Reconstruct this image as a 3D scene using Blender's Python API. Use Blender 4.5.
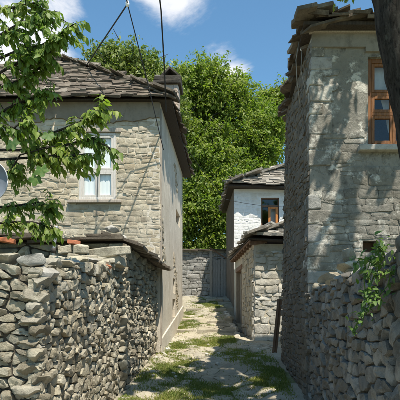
import bpy, bmesh, math, random
import numpy as np
from mathutils import Vector, Matrix

for o in list(bpy.data.objects):
    bpy.data.objects.remove(o)
SC = bpy.context.scene
COL = SC.collection
rad = math.radians

# ------------------------------------------------------------------ camera
EYE = 1.6
F, VX, VY = 500.0, 225.0, 310.0           # focal length and vanishing point in pixels of the 400 px photograph
cam_d = bpy.data.cameras.new('camera')
cam_d.sensor_width = 36.0
cam_d.lens = 36.0 * F / 400.0
cam_d.shift_x = -(VX - 200.0) / 400.0
cam_d.shift_y = (VY - 200.0) / 400.0
cam_d.clip_start = 0.05
cam_d.clip_end = 3000.0
cam = bpy.data.objects.new('camera', cam_d)
cam.location = (0, 0, EYE)
cam.rotation_euler = (rad(90), 0, 0)
COL.objects.link(cam)
SC.camera = cam

# ------------------------------------------------------------------ sky, sun, exposure
SUN_AZ, SUN_EL = 31.0, 63.0               # sun stands behind the camera, this far to its right
sdir = Vector((math.sin(rad(SUN_AZ)) * math.cos(rad(SUN_EL)), -math.cos(rad(SUN_AZ)) * math.cos(rad(SUN_EL)), math.sin(rad(SUN_EL))))
world = bpy.data.worlds.new('World')
SC.world = world
world.use_nodes = True
nt = world.node_tree
for n in list(nt.nodes):
    nt.nodes.remove(n)
W = nt.nodes.new
out = W('ShaderNodeOutputWorld')
sky = W('ShaderNodeTexSky')
sky.sky_type = 'NISHITA'
sky.sun_disc = False
sky.sun_elevation = rad(SUN_EL)
sky.sun_rotation = rad(180 - SUN_AZ)
sky.air_density = 1.0
sky.dust_density = 0.9
sky.ozone_density = 1.6
bg = W('ShaderNodeBackground')
bg.inputs[1].default_value = 0.115
tint = W('ShaderNodeMix')
tint.data_type = 'RGBA'
tint.blend_type = 'MULTIPLY'
tint.inputs[0].default_value = 1.0
nt.links.new(sky.outputs[0], tint.inputs[6])
tint.inputs[7].default_value = (0.72, 1.02, 1.06, 1)      # clearer blue
nt.links.new(tint.outputs[2], bg.inputs[0])
bgc = W('ShaderNodeBackground')
bgc.inputs[0].default_value = (0.93, 0.95, 1.0, 1)
bgc.inputs[1].default_value = 0.66
tc = W('ShaderNodeTexCoord')
noi = W('ShaderNodeTexNoise')
noi.inputs['Scale'].default_value = 3.6
noi.inputs['Detail'].default_value = 9
noi.inputs['Roughness'].default_value = 0.62
noi.inputs['Distortion'].default_value = 0.3
mp = W('ShaderNodeMapping')
mp.inputs['Location'].default_value = (0.35, 0.2, 0.9)
mp.inputs['Scale'].default_value = (1, 1, 1.7)
nt.links.new(tc.outputs['Generated'], mp.inputs[0])
nt.links.new(mp.outputs[0], noi.inputs['Vector'])
cl_sum = noi.outputs['Fac']
def wmath(op, a, b=None):
    m = W('ShaderNodeMath')
    m.operation = op
    for i, v in enumerate((a, b)):
        if v is None:
            continue
        if isinstance(v, (int, float)):
            m.inputs[i].default_value = v
        else:
            nt.links.new(v, m.inputs[i])
    return m.outputs[0]
for (cx, cy, r_, amp) in ((178, -10, 0.085, 0.34), (142, -14, 0.08, 0.26), (24, 40, 0.13, 0.30), (228, 82, 0.085, 0.42), (72, 0, 0.07, 0.12)):
    dv = Vector(((cx - VX) / F, 1, (VY - cy) / F)).normalized()
    vm = W('ShaderNodeVectorMath')
    vm.operation = 'DISTANCE'
    nt.links.new(tc.outputs['Generated'], vm.inputs[0])
    vm.inputs[1].default_value = dv
    k = wmath('DIVIDE', vm.outputs['Value'], r_)
    k = wmath('SUBTRACT', 1.0, k)
    k = wmath('MAXIMUM', k, 0.0)
    k = wmath('MULTIPLY', k, amp)
    cl_sum = wmath('ADD', cl_sum, k)
mr = W('ShaderNodeMapRange')
mr.interpolation_type = 'SMOOTHSTEP'
mr.inputs['From Min'].default_value = 0.60
mr.inputs['From Max'].default_value = 0.78
nt.links.new(cl_sum, mr.inputs['Value'])
mix = W('ShaderNodeMixShader')
nt.links.new(mr.outputs[0], mix.inputs[0])
nt.links.new(bg.outputs[0], mix.inputs[1])
nt.links.new(bgc.outputs[0], mix.inputs[2])
nt.links.new(mix.outputs[0], out.inputs[0])

sun_d = bpy.data.lights.new('sun', 'SUN')
sun_d.energy = 5.0
sun_d.angle = rad(0.53)
sun_d.color = (1.0, 0.92, 0.79)
sun = bpy.data.objects.new('sun', sun_d)
sun.rotation_euler = sdir.to_track_quat('Z', 'Y').to_euler()
sun.location = (4, -10, 20)
COL.objects.link(sun)

SC.view_settings.view_transform = 'Standard'
SC.view_settings.look = 'None'
SC.view_settings.exposure = 0.68
SC.view_settings.gamma = 1.0
SC.view_settings.use_curve_mapping = False
SC.cycles.max_bounces = 6
SC.cycles.transparent_max_bounces = 8

# ------------------------------------------------------------------ helpers
def P(px, py, d):
    """pixel of the photograph at depth d -> point"""
    return Vector(((px - VX) * d / F, d, EYE - (py - VY) * d / F))

def scr(p):
    if p[1] < 0.3:
        return (-999, -999)
    return (VX + p[0] * F / p[1], VY - (p[2] - EYE) * F / p[1])

WL = {}
def link(o, parent, wloc):
    COL.objects.link(o)
    pw = Vector((0, 0, 0))
    if parent is not None:
        o.parent = parent
        pw = WL[parent.name]
    o.location = Vector(wloc) - pw
    WL[o.name] = Vector(wloc)
    return o

def tag(o, label=None, cat=None, group=None, kind=None):
    if label: o['label'] = label
    if cat: o['category'] = cat
    if group: o['group'] = group
    if kind: o['kind'] = kind
    return o

def thing(name, loc, label, cat, group=None):
    o = bpy.data.objects.new(name, None)
    o.empty_display_size = 0.2
    link(o, None, loc)
    return tag(o, label, cat, group)

def mesh_obj(name, verts, faces, mat, parent=None, smooth=False, sharp=None, origin=None, kind=None):
    v = np.array(verts, dtype=np.float64).reshape(-1, 3)
    if origin is None:
        c = v.mean(axis=0)
    else:
        c = np.array(origin, dtype=np.float64)
    me = bpy.data.meshes.new(name)
    me.from_pydata((v - c).tolist(), [], faces)
    if smooth or sharp:
        me.polygons.foreach_set('use_smooth', [True] * len(me.polygons))
    if sharp:
        me.set_sharp_from_angle(angle=rad(sharp))
    me.materials.append(mat)
    me.update()
    o = bpy.data.objects.new(name, me)
    link(o, parent, Vector(c))
    if kind:
        o['kind'] = kind
    return o

def quads_obj(name, verts, nper, mat, parent=None, kind=None, tris=None, origin=None):
    """fast mesh: verts (n*nper,3), every nper vertices one polygon, or tris = faces pattern for nper vertices"""
    v = np.asarray(verts, dtype=np.float64).reshape(-1, 3)
    c = v.mean(axis=0) if origin is None else np.array(origin)
    n = len(v) // nper
    pat = [tuple(range(nper))] if tris is None else tris
    me = bpy.data.meshes.new(name)
    me.vertices.add(len(v))
    me.vertices.foreach_set('co', (v - c).astype(np.float32).ravel())
    idx, starts, tot = [], [], 0
    base = (np.arange(n) * nper)[:, None]
    flat = np.concatenate([np.array(p) for p in pat])
    lens = np.array([len(p) for p in pat])
    loops = (base + flat[None, :]).ravel()
    ls = np.concatenate([[0], np.cumsum(np.tile(lens, n))[:-1]])
    me.loops.add(len(loops))
    me.loops.foreach_set('vertex_index', loops.astype(np.int32))
    me.polygons.add(len(ls))
    me.polygons.foreach_set('loop_start', ls.astype(np.int32))
    me.materials.append(mat)
    me.update(calc_edges=True)
    me.validate()
    o = bpy.data.objects.new(name, me)
    link(o, parent, Vector(c))
    if kind:
        o['kind'] = kind
    return o

class MB:
    def __init__(s):
        s.v, s.f = [], []
    def add(s, vs, fs):
        b = len(s.v)
        s.v += [tuple(x) for x in vs]
        s.f += [tuple(i + b for i in f) for f in fs]
        return s
    def box(s, lo, hi, jit=0.0, rng=random):
        x0, y0, z0 = lo
        x1, y1, z1 = hi
        vs = [(x, y, z) for z in (z0, z1) for y in (y0, y1) for x in (x0, x1)]
        if jit:
            vs = [tuple(c + rng.uniform(-jit, jit) for c in v) for v in vs]
        return s.add(vs, BOXF)
    def hexa(s, a, b):
        """box from bottom quad a and top quad b, both counter-clockwise seen from above"""
        fs = [(3, 2, 1, 0), (4, 5, 6, 7)] + [(i, (i + 1) % 4, 4 + (i + 1) % 4, 4 + i) for i in range(4)]
        return s.add(list(a) + list(b), fs)
    def bar(s, a, b, w, h, up=(0, 0, 1)):
        a, b = Vector(a), Vector(b)
        d = (b - a).normalized()
        u = Vector(up)
        sd = d.cross(u)
        if sd.length < 1e-4:
            sd = d.cross(Vector((1, 0, 0)))
        sd.normalize()
        u = sd.cross(d).normalized()
        q = lambda p: [p - sd * w / 2 - u * h / 2, p + sd * w / 2 - u * h / 2, p + sd * w / 2 + u * h / 2, p - sd * w / 2 + u * h / 2]
        return s.add(q(a) + q(b), [(0, 1, 2, 3), (7, 6, 5, 4)] + [(i + 4, (i + 1) % 4 + 4, (i + 1) % 4, i) for i in range(4)])
    def tube(s, pts, r, n=8, rough=0.0, rng=random):
        pts = [Vector(p) for p in pts]
        rs = r if isinstance(r, (list, tuple)) else [r] * len(pts)
        b = len(s.v)
        ref = Vector((0.31, 0.17, 0.93))
        for i, p in enumerate(pts):
            d = (pts[min(i + 1, len(pts) - 1)] - pts[max(i - 1, 0)]).normalized()
            sd = d.cross(ref)
            if sd.length < 1e-3:
                sd = d.cross(Vector((1, 0, 0)))
            sd.normalize()
            u = sd.cross(d)
            for k in range(n):
                a = 2 * math.pi * k / n
                rr = rs[i] * (1 + (rng.uniform(-rough, rough) if rough else 0))
                s.v.append(tuple(p + sd * (math.cos(a) * rr) + u * (math.sin(a) * rr)))
        for i in range(len(pts) - 1):
            for k in range(n):
                a, c = b + i * n + k, b + i * n + (k + 1) % n
                s.f.append((a, c, c + n, a + n))
        s.f.append(tuple(b + k for k in range(n))[::-1])
        s.f.append(tuple(b + (len(pts) - 1) * n + k for k in range(n)))
        return s
    def build(s, name, mat, parent=None, **kw):
        return mesh_obj(name, s.v, s.f, mat, parent, **kw)
BOXF = [(0, 2, 3, 1), (4, 5, 7, 6), (0, 1, 5, 4), (1, 3, 7, 5), (3, 2, 6, 7), (2, 0, 4, 6)]

def soft(o, w=0.012, seg=2):
    m = o.modifiers.new('bevel', 'BEVEL')
    m.width = w
    m.segments = seg
    m.limit_method = 'ANGLE'
    return o

# ------------------------------------------------------------------ materials
class NT:
    def __init__(s, name, rough=0.9, spec=0.25):
        s.m = bpy.data.materials.new(name)
        s.m.use_nodes = True
        s.t = s.m.node_tree
        s.b = s.t.nodes['Principled BSDF']
        s.o = s.t.nodes['Material Output']
        s.b.inputs['Roughness'].default_value = rough
        s.b.inputs['Specular IOR Level'].default_value = spec
        s.tc = s.n('ShaderNodeTexCoord')
        s.geo = s.n('ShaderNodeNewGeometry')
    def n(s, t):
        return s.t.nodes.new(t)
    def l(s, a, b):
        if isinstance(a, (int, float)):
            b.default_value = a
        elif isinstance(a, tuple):
            b.default_value = (*a, 1) if len(a) == 3 else a
        else:
            s.t.links.new(a, b)
    def noise(s, scale, detail=5, rough=0.6, vec=None, dist=0.0, stretch=None):
        x = s.n('ShaderNodeTexNoise')
        x.inputs['Scale'].default_value = scale
        x.inputs['Detail'].default_value = detail
        x.inputs['Roughness'].default_value = rough
        x.inputs['Distortion'].default_value = dist
        v = vec if vec is not None else s.geo.outputs['Position']
        if stretch:
            m = s.n('ShaderNodeMapping')
            m.inputs['Scale'].default_value = stretch
            s.l(v, m.inputs[0])
            v = m.outputs[0]
        s.l(v, x.inputs['Vector'])
        return x.outputs['Fac']
    def voro(s, scale, feature='F1', vec=None, stretch=None, out='Distance'):
        x = s.n('ShaderNodeTexVoronoi')
        x.feature = feature
        x.inputs['Scale'].default_value = scale
        v = vec if vec is not None else s.geo.outputs['Position']
        if stretch:
            m = s.n('ShaderNodeMapping')
            m.inputs['Scale'].default_value = stretch
            s.l(v, m.inputs[0])
            v = m.outputs[0]
        s.l(v, x.inputs['Vector'])
        return x.outputs[out]
    def ramp(s, f, lo, hi, a=0.0, b=1.0):
        x = s.n('ShaderNodeMapRange')
        x.interpolation_type = 'SMOOTHSTEP'
        s.l(f, x.inputs['Value'])
        x.inputs['From Min'].default_value = lo
        x.inputs['From Max'].default_value = hi
        x.inputs['To Min'].default_value = a
        x.inputs['To Max'].default_value = b
        return x.outputs[0]
    def mix(s, f, a, b, blend='MIX'):
        x = s.n('ShaderNodeMix')
        x.data_type = 'RGBA'
        x.blend_type = blend
        s.l(f, x.inputs[0])
        s.l(a, x.inputs[6])
        s.l(b, x.inputs[7])
        return x.outputs[2]
    def math(s, op, a, b=0.0):
        x = s.n('ShaderNodeMath')
        x.operation = op
        s.l(a, x.inputs[0])
        s.l(b, x.inputs[1])
        return x.outputs[0]
    def rnd(s, seed=0.0):
        """one random number per stone or leaf, whether an object of its own or an island in a joined mesh"""
        oi = s.n('ShaderNodeObjectInfo')
        a = s.math('ADD', oi.outputs['Random'], s.geo.outputs['Random Per Island'])
        a = s.math('MULTIPLY', s.math('ADD', a, seed), 7.13)
        return s.math('FRACT', a)
    def vramp(s, f, stops):
        x = s.n('ShaderNodeValToRGB')
        e = x.color_ramp.elements
        while len(e) < len(stops):
            e.new(0.5)
        for i, (p, c) in enumerate(stops):
            e[i].position = p
            e[i].color = (*c, 1)
        s.l(f, x.inputs[0])
        return x.outputs[0]
    def bump(s, h, strength=0.5, dist=0.02, prev=None):
        x = s.n('ShaderNodeBump')
        x.inputs['Strength'].default_value = strength
        x.inputs['Distance'].default_value = dist
        s.l(h, x.inputs['Height'])
        if prev is not None:
            s.l(prev, x.inputs['Normal'])
        return x.outputs[0]
    def done(s, col, nrm=None, rough=None):
        s.l(col, s.b.inputs['Base Color'])
        if nrm is not None:
            s.l(nrm, s.b.inputs['Normal'])
        if rough is not None:
            s.l(rough, s.b.inputs['Roughness'])
        return s.m

def m_stone(name, cols, lichen=(0.42, 0.41, 0.37), lic=0.5, bumpd=0.03, dark=(0.09, 0.085, 0.075), scale=1.0, lime_dapple=None):
    k = NT(name, 0.92, 0.2)
    r = k.rnd()
    st = [(i / max(1, len(cols) - 1), c) for i, c in enumerate(cols)]
    c = k.vramp(r, st)
    n1 = k.noise(9 * scale, 8, 0.65)
    n2 = k.noise(28 * scale, 8, 0.7)
    n3 = k.noise(3.2 * scale, 4, 0.6)
    c = k.mix(k.ramp(n1, 0.42, 0.72, 0, 0.55), c, dark)
    c = k.mix(k.ramp(n3, 0.50, 0.66, 0, lic), c, lichen)
    c = k.mix(k.ramp(n2, 0.55, 0.75, 0, 0.35), c, lichen)
    c = k.mix(k.ramp(n2, 0.25, 0.42, 0.45, 0), c, dark)
    n4 = k.noise(85 * scale, 6, 0.7)
    c = k.mix(k.ramp(n4, 0.55, 0.72, 0, 0.45), c, tuple(min(.8, x * 1.15) for x in lichen))
    c = k.mix(k.ramp(n4, 0.28, 0.45, 0.55, 0), c, dark)
    n5 = k.noise(1.3, 5, 0.6)
    c = k.mix(k.ramp(n5, 0.48, 0.68, 0, 0.35), c, tuple(a * b for a, b in zip(cols[0], (0.85, 0.75, 0.58))))
    if lime_dapple:  # pale patches: lime remains, on the right house painted sun dapples too
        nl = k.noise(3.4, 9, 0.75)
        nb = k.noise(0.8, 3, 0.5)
        c = k.mix(k.ramp(k.math('ADD', nl, k.math('MULTIPLY', nb, .35)), 0.685, 0.80, 0, 0.75), c, lime_dapple)
    h = k.math('ADD', k.math('MULTIPLY', n1, 1.0), k.math('MULTIPLY', n2, 0.6))
    h = k.math('ADD', h, k.math('MULTIPLY', n4, 0.28))
    return k.done(c, k.bump(h, 0.9, bumpd))

def m_plaster(name, a, b, stain, stains=0.5, bumpd=0.01, streak=True, stainscale=2.2, lime_dapple=None):
    k = NT(name, 0.93, 0.15)
    n1 = k.noise(1.7, 6, 0.6)
    n2 = k.noise(13, 8, 0.65)
    n3 = k.noise(stainscale, 8, 0.68, stretch=(1, 1, 0.8) if streak else None)
    c = k.mix(k.ramp(n1, 0.35, 0.65), a, b)
    c = k.mix(k.ramp(n3, 0.5, 0.68, 0, stains), c, stain)
    c = k.mix(k.ramp(n2, 0.52, 0.75, 0, 0.3), c, stain)
    c = k.mix(k.ramp(n2, 0.2, 0.45, 0.25, 0), c, b)
    h = k.math('ADD', n2, k.math('MULTIPLY', k.noise(55, 5, 0.6), 0.3))
    if lime_dapple:  # same patches in plaster: lime, with sun dapples painted in on the right house
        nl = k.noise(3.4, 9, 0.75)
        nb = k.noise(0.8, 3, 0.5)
        c = k.mix(k.ramp(k.math('ADD', nl, k.math('MULTIPLY', nb, .35)), 0.685, 0.80, 0, 0.75), c, lime_dapple)
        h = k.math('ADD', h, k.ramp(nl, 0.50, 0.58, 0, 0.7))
    return k.done(c, k.bump(h, 0.7, bumpd))

def m_wood(name, a, b, rough=0.75, grain=(14, 14, 1.2)):
    k = NT(name, rough, 0.3)
    n1 = k.noise(3.0, 6, 0.65, vec=k.tc.outputs['Object'], stretch=grain, dist=0.4)
    n2 = k.noise(22, 5, 0.6)
    c = k.mix(k.ramp(n1, 0.35, 0.65), a, b)
    c = k.mix(k.ramp(n2, 0.5, 0.75, 0, 0.35), c, tuple(x * 0.45 for x in a))
    return k.done(c, k.bump(n1, 0.5, 0.006))

def m_leaf(name, cols, trans=0.35, rough=0.5):
    k = NT(name, rough, 0.35)
    r = k.rnd()
    c = k.vramp(r, [(i / (len(cols) - 1), c) for i, c in enumerate(cols)])
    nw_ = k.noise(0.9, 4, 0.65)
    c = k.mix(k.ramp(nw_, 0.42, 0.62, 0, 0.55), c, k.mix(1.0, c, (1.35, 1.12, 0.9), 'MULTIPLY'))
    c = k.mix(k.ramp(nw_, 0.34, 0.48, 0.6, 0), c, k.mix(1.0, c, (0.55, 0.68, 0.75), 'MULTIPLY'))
    nv = k.noise(45, 4, 0.6)
    c = k.mix(k.ramp(nv, 0.45, 0.7, 0, 0.35), c, (0.22, 0.22, 0.06))
    c = k.mix(k.ramp(nv, 0.3, 0.45, 0.3, 0), c, (0.03, 0.06, 0.015))
    k.l(c, k.b.inputs['Base Color'])
    tr = k.n('ShaderNodeBsdfTranslucent')
    k.l(k.mix(1.0, c, (1.0, 1.25, 0.45), 'MULTIPLY'), tr.inputs[0])
    mx = k.n('ShaderNodeMixShader')
    mx.inputs[0].default_value = trans
    k.t.links.new(k.b.outputs[0], mx.inputs[1])
    k.t.links.new(tr.outputs[0], mx.inputs[2])
    k.t.links.new(mx.outputs[0], k.o.inputs[0])
    return k.m

def m_flat(name, c, rough=0.6, spec=0.4, metal=0.0, var=0.25):
    k = NT(name, rough, spec)
    n = k.noise(30, 5, 0.6)
    k.b.inputs['Metallic'].default_value = metal
    return k.done(k.mix(k.ramp(n, 0.35, 0.7, 0, var), c, tuple(x * 0.5 for x in c)))

def m_glass(name):
    k = NT(name)
    gl = k.n('ShaderNodeBsdfGlossy')
    gl.inputs['Roughness'].default_value = 0.03
    tr = k.n('ShaderNodeBsdfTransparent')
    tr.inputs[0].default_value = (0.97, 0.985, 0.98, 1)
    lw = k.n('ShaderNodeLayerWeight')
    lw.inputs[0].default_value = 0.5
    fac = k.math('ADD', k.math('MULTIPLY', k.math('POWER', lw.outputs['Facing'], 4.0), 0.7), 0.03)
    mx = k.n('ShaderNodeMixShader')
    k.t.links.new(fac, mx.inputs[0])
    k.t.links.new(tr.outputs[0], mx.inputs[1])
    k.t.links.new(gl.outputs[0], mx.inputs[2])
    k.t.links.new(mx.outputs[0], k.o.inputs[0])
    return k.m

M = {}
M['rubble'] = m_stone('rubble_limestone', [(0.16, 0.14, 0.10), (0.36, 0.32, 0.235), (0.26, 0.245, 0.20), (0.48, 0.435, 0.325), (0.21, 0.178, 0.125), (0.40, 0.375, 0.31), (0.30, 0.255, 0.175)], (0.57, 0.53, 0.42), 0.5, dark=(0.075, 0.068, 0.055))
M['rubble_fill'] = m_plaster('earth_fill', (0.07, 0.06, 0.048), (0.10, 0.085, 0.068), (0.03, 0.026, 0.02), bumpd=0.03)
M['house_stone'] = m_stone('house_stone', [(0.41, 0.35, 0.25), (0.48, 0.42, 0.315), (0.34, 0.295, 0.22), (0.45, 0.39, 0.285), (0.54, 0.475, 0.365), (0.28, 0.24, 0.18)], (0.56, 0.51, 0.41), 0.5, 0.016, dark=(0.16, 0.135, 0.105))
M['house_mortar'] = m_plaster('lime_mortar', (0.48, 0.43, 0.33), (0.54, 0.49, 0.39), (0.24, 0.20, 0.15), 0.5, 0.02)
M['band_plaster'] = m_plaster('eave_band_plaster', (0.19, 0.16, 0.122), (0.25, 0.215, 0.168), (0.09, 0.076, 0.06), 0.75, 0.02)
M['street_plaster'] = m_plaster('street_plaster', (0.50, 0.45, 0.37), (0.58, 0.53, 0.445), (0.36, 0.315, 0.25), 0.5, 0.007, stainscale=1.6, lime_dapple=(0.64, 0.59, 0.51))
M['grey_stone'] = m_stone('grey_stone', [(0.16, 0.15, 0.126), (0.235, 0.222, 0.19), (0.19, 0.178, 0.151), (0.28, 0.264, 0.227)], (0.38, 0.365, 0.325), 0.5, 0.025, dark=(0.045, 0.042, 0.036), lime_dapple=(0.60, 0.57, 0.50))  # pale patches are lime remains plus painted sun dapples
M['grey_plaster'] = m_plaster('weathered_grey_plaster', (0.18, 0.168, 0.142), (0.265, 0.25, 0.214), (0.055, 0.051, 0.043), 0.8, 0.03, stainscale=4.5, lime_dapple=(0.60, 0.57, 0.50))  # its light patches mix leftover lime with sun dapples put into the colour
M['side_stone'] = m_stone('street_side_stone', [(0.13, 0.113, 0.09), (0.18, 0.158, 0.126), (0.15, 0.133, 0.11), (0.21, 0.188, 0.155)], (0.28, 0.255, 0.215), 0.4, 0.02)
M['top_plaster'] = m_plaster('brown_grey_plaster', (0.19, 0.172, 0.145), (0.25, 0.23, 0.195), (0.095, 0.086, 0.072), 0.75, 0.015)
M['dark_stone'] = m_stone('dark_wall_stone', [(0.115, 0.109, 0.096), (0.21, 0.20, 0.178), (0.15, 0.142, 0.124), (0.27, 0.26, 0.232), (0.18, 0.167, 0.142), (0.24, 0.234, 0.215)], (0.42, 0.405, 0.365), 0.55, dark=(0.05, 0.047, 0.04))
M['white_stone'] = m_stone('whitewashed_stone', [(0.70, 0.70, 0.68), (0.76, 0.76, 0.74), (0.66, 0.655, 0.63)], (0.8, 0.8, 0.79), 0.5, 0.012, dark=(0.5, 0.49, 0.46))
M['whitewash'] = m_plaster('whitewash', (0.72, 0.72, 0.70), (0.78, 0.78, 0.76), (0.50, 0.49, 0.46), 0.35, 0.025)
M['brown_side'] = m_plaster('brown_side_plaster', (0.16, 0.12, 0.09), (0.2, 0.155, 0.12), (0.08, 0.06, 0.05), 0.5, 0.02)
M['pale_stone'] = m_stone('pale_stone', [(0.44, 0.415, 0.35), (0.54, 0.52, 0.46), (0.38, 0.36, 0.305), (0.60, 0.58, 0.52)], (0.66, 0.64, 0.58), 0.45, 0.02, dark=(0.2, 0.185, 0.155))
M['slate'] = m_stone('roof_slate', [(0.075, 0.06, 0.045), (0.13, 0.106, 0.08), (0.10, 0.083, 0.064), (0.18, 0.148, 0.115), (0.065, 0.053, 0.041), (0.11, 0.092, 0.072), (0.28, 0.25, 0.205)], (0.29, 0.25, 0.195), 0.4, 0.014, dark=(0.05, 0.045, 0.04))
M['slab'] = m_stone('coping_slab', [(0.30, 0.285, 0.25), (0.37, 0.355, 0.32), (0.26, 0.25, 0.23)], (0.46, 0.44, 0.39), 0.45, 0.012)
M['flag'] = m_stone('path_flagstone', [(0.33, 0.30, 0.235), (0.41, 0.375, 0.295), (0.28, 0.255, 0.20), (0.37, 0.345, 0.285)], (0.48, 0.445, 0.36), 0.4, 0.016, dark=(0.17, 0.145, 0.105))
M['pale_grey'] = m_stone('pale_grey_stone', [(0.27, 0.265, 0.25), (0.34, 0.335, 0.31), (0.23, 0.225, 0.21), (0.38, 0.37, 0.35)], (0.46, 0.455, 0.43), 0.5)
M['chimney_stone'] = m_stone('pinkish_stone', [(0.46, 0.37, 0.30), (0.52, 0.43, 0.36), (0.40, 0.33, 0.28)], (0.58, 0.52, 0.46), 0.4, 0.015, dark=(0.2, 0.15, 0.12))
M['pale_wood'] = m_wood('pale_painted_wood', (0.58, 0.55, 0.51), (0.46, 0.43, 0.39))
M['rubble_pale'] = m_stone('pale_rubble', [(0.44, 0.40, 0.31), (0.52, 0.48, 0.38), (0.38, 0.34, 0.26)], (0.6, 0.56, 0.46), 0.5, dark=(0.15, 0.13, 0.1))
M['slate_pale'] = m_stone('pale_roof_slate', [(0.16, 0.143, 0.118), (0.24, 0.218, 0.185), (0.20, 0.18, 0.15), (0.31, 0.285, 0.245), (0.13, 0.115, 0.095)], (0.42, 0.39, 0.33), 0.4, 0.014, dark=(0.06, 0.053, 0.044))
M['soot'] = m_stone('sooty_slab', [(0.05, 0.043, 0.036), (0.08, 0.07, 0.058)], (0.14, 0.125, 0.105), 0.3, 0.014, dark=(0.02, 0.018, 0.015))
M['under'] = m_wood('dark_eave_boards', (0.03, 0.024, 0.019), (0.055, 0.044, 0.034))  # very dark brown for roof bodies and eave undersides
M['brick'] = m_stone('terracotta', [(0.45, 0.15, 0.07), (0.52, 0.20, 0.10), (0.40, 0.14, 0.08)], (0.5, 0.3, 0.2), 0.2, 0.008, dark=(0.22, 0.08, 0.05))
M['old_wood'] = m_wood('weathered_grey_wood', (0.36, 0.32, 0.27), (0.26, 0.225, 0.185))
M['brown_wood'] = m_wood('varnished_brown_wood', (0.12, 0.05, 0.017), (0.24, 0.10, 0.032), 0.5)
M['orange_wood'] = m_wood('orange_varnished_wood', (0.42, 0.15, 0.035), (0.5, 0.2, 0.06), 0.4)
M['dark_wood'] = m_wood('dark_old_wood', (0.13, 0.075, 0.045), (0.19, 0.11, 0.065))
M['rafter'] = m_wood('reddish_rafter_wood', (0.17, 0.10, 0.065), (0.24, 0.15, 0.10))
M['gate_wood'] = m_wood('silver_gate_wood', (0.30, 0.29, 0.27), (0.22, 0.21, 0.195))
M['door_paint'] = m_wood('pale_door_boards', (0.5, 0.47, 0.41), (0.42, 0.39, 0.33))
M['glass'] = m_glass('window_glass')
M['curtain'] = m_flat('white_curtain', (0.86, 0.86, 0.86), 0.9, 0.1, 0, 0.04)
M['dim_curtain'] = m_flat('grey_curtain', (0.5, 0.5, 0.5), 0.9, 0.1, 0, 0.2)
M['interior'] = m_flat('dim_interior', (0.06, 0.055, 0.05), 0.95, 0.1)
M['cable'] = m_flat('black_cable', (0.03, 0.03, 0.032), 0.6, 0.3)
M['porcelain'] = m_flat('porcelain', (0.82, 0.82, 0.8), 0.2, 0.6, 0, 0.05)
M['iron'] = m_flat('painted_iron', (0.42, 0.44, 0.46), 0.45, 0.5, 0.6)
M['dish'] = m_flat('grey_blue_enamel', (0.16, 0.18, 0.21), 0.5, 0.4)
M['dark_iron'] = m_flat('dark_iron', (0.06, 0.055, 0.05), 0.7, 0.3, 0.3)
M['leaf_near'] = m_leaf('cherry_leaf', [(0.10, 0.165, 0.028), (0.17, 0.255, 0.045), (0.24, 0.33, 0.07), (0.12, 0.195, 0.033), (0.30, 0.36, 0.10)], 0.5, 0.52)
M['leaf_vine'] = m_leaf('grape_leaf', [(0.07, 0.15, 0.035), (0.11, 0.2, 0.04), (0.06, 0.12, 0.035)], 0.35, 0.55)
M['leaf_far'] = m_leaf('walnut_leaf', [(0.12, 0.18, 0.03), (0.17, 0.24, 0.04), (0.22, 0.29, 0.055), (0.14, 0.205, 0.035), (0.29, 0.34, 0.09)], 0.45, 0.5)
M['leaf_olive'] = m_leaf('olive_green_leaf', [(0.13, 0.18, 0.05), (0.17, 0.22, 0.065), (0.22, 0.27, 0.085), (0.15, 0.2, 0.06)], 0.35, 0.55)
M['grass'] = m_leaf('grass_blade', [(0.11, 0.17, 0.03), (0.16, 0.215, 0.045), (0.21, 0.24, 0.065), (0.27, 0.26, 0.11)], 0.3, 0.6)

def m_bark(name, a, b):
    k = NT(name, 0.95, 0.15)
    n = k.noise(2.6, 8, 0.68, stretch=(5, 5, 1.1), dist=0.6)
    v = k.noise(1.9, 9, 0.72, stretch=(13, 13, 2.2), dist=1.2)
    f = k.noise(30, 6, 0.7, stretch=(1, 1, 0.5))
    li = k.noise(5, 6, 0.7)
    c = k.mix(k.ramp(n, 0.35, 0.66), a, b)
    c = k.mix(k.ramp(v, 0.36, 0.52, 0.9, 0), c, tuple(x * 0.25 for x in a))
    c = k.mix(k.ramp(f, 0.55, 0.75, 0, 0.5), c, tuple(x * 1.6 for x in b))
    c = k.mix(k.ramp(li, 0.60, 0.70, 0, 0.5), c, (0.22, 0.22, 0.18))
    h = k.math('ADD', k.math('MULTIPLY', v, 1.6), k.math('MULTIPLY', f, 0.5))
    return k.done(c, k.bump(h, 1.0, 0.09))
M['bark'] = m_bark('bark', (0.06, 0.052, 0.042), (0.14, 0.125, 0.105))
M['bark_far'] = m_bark('bark_far', (0.10, 0.085, 0.07), (0.19, 0.17, 0.14))

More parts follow.
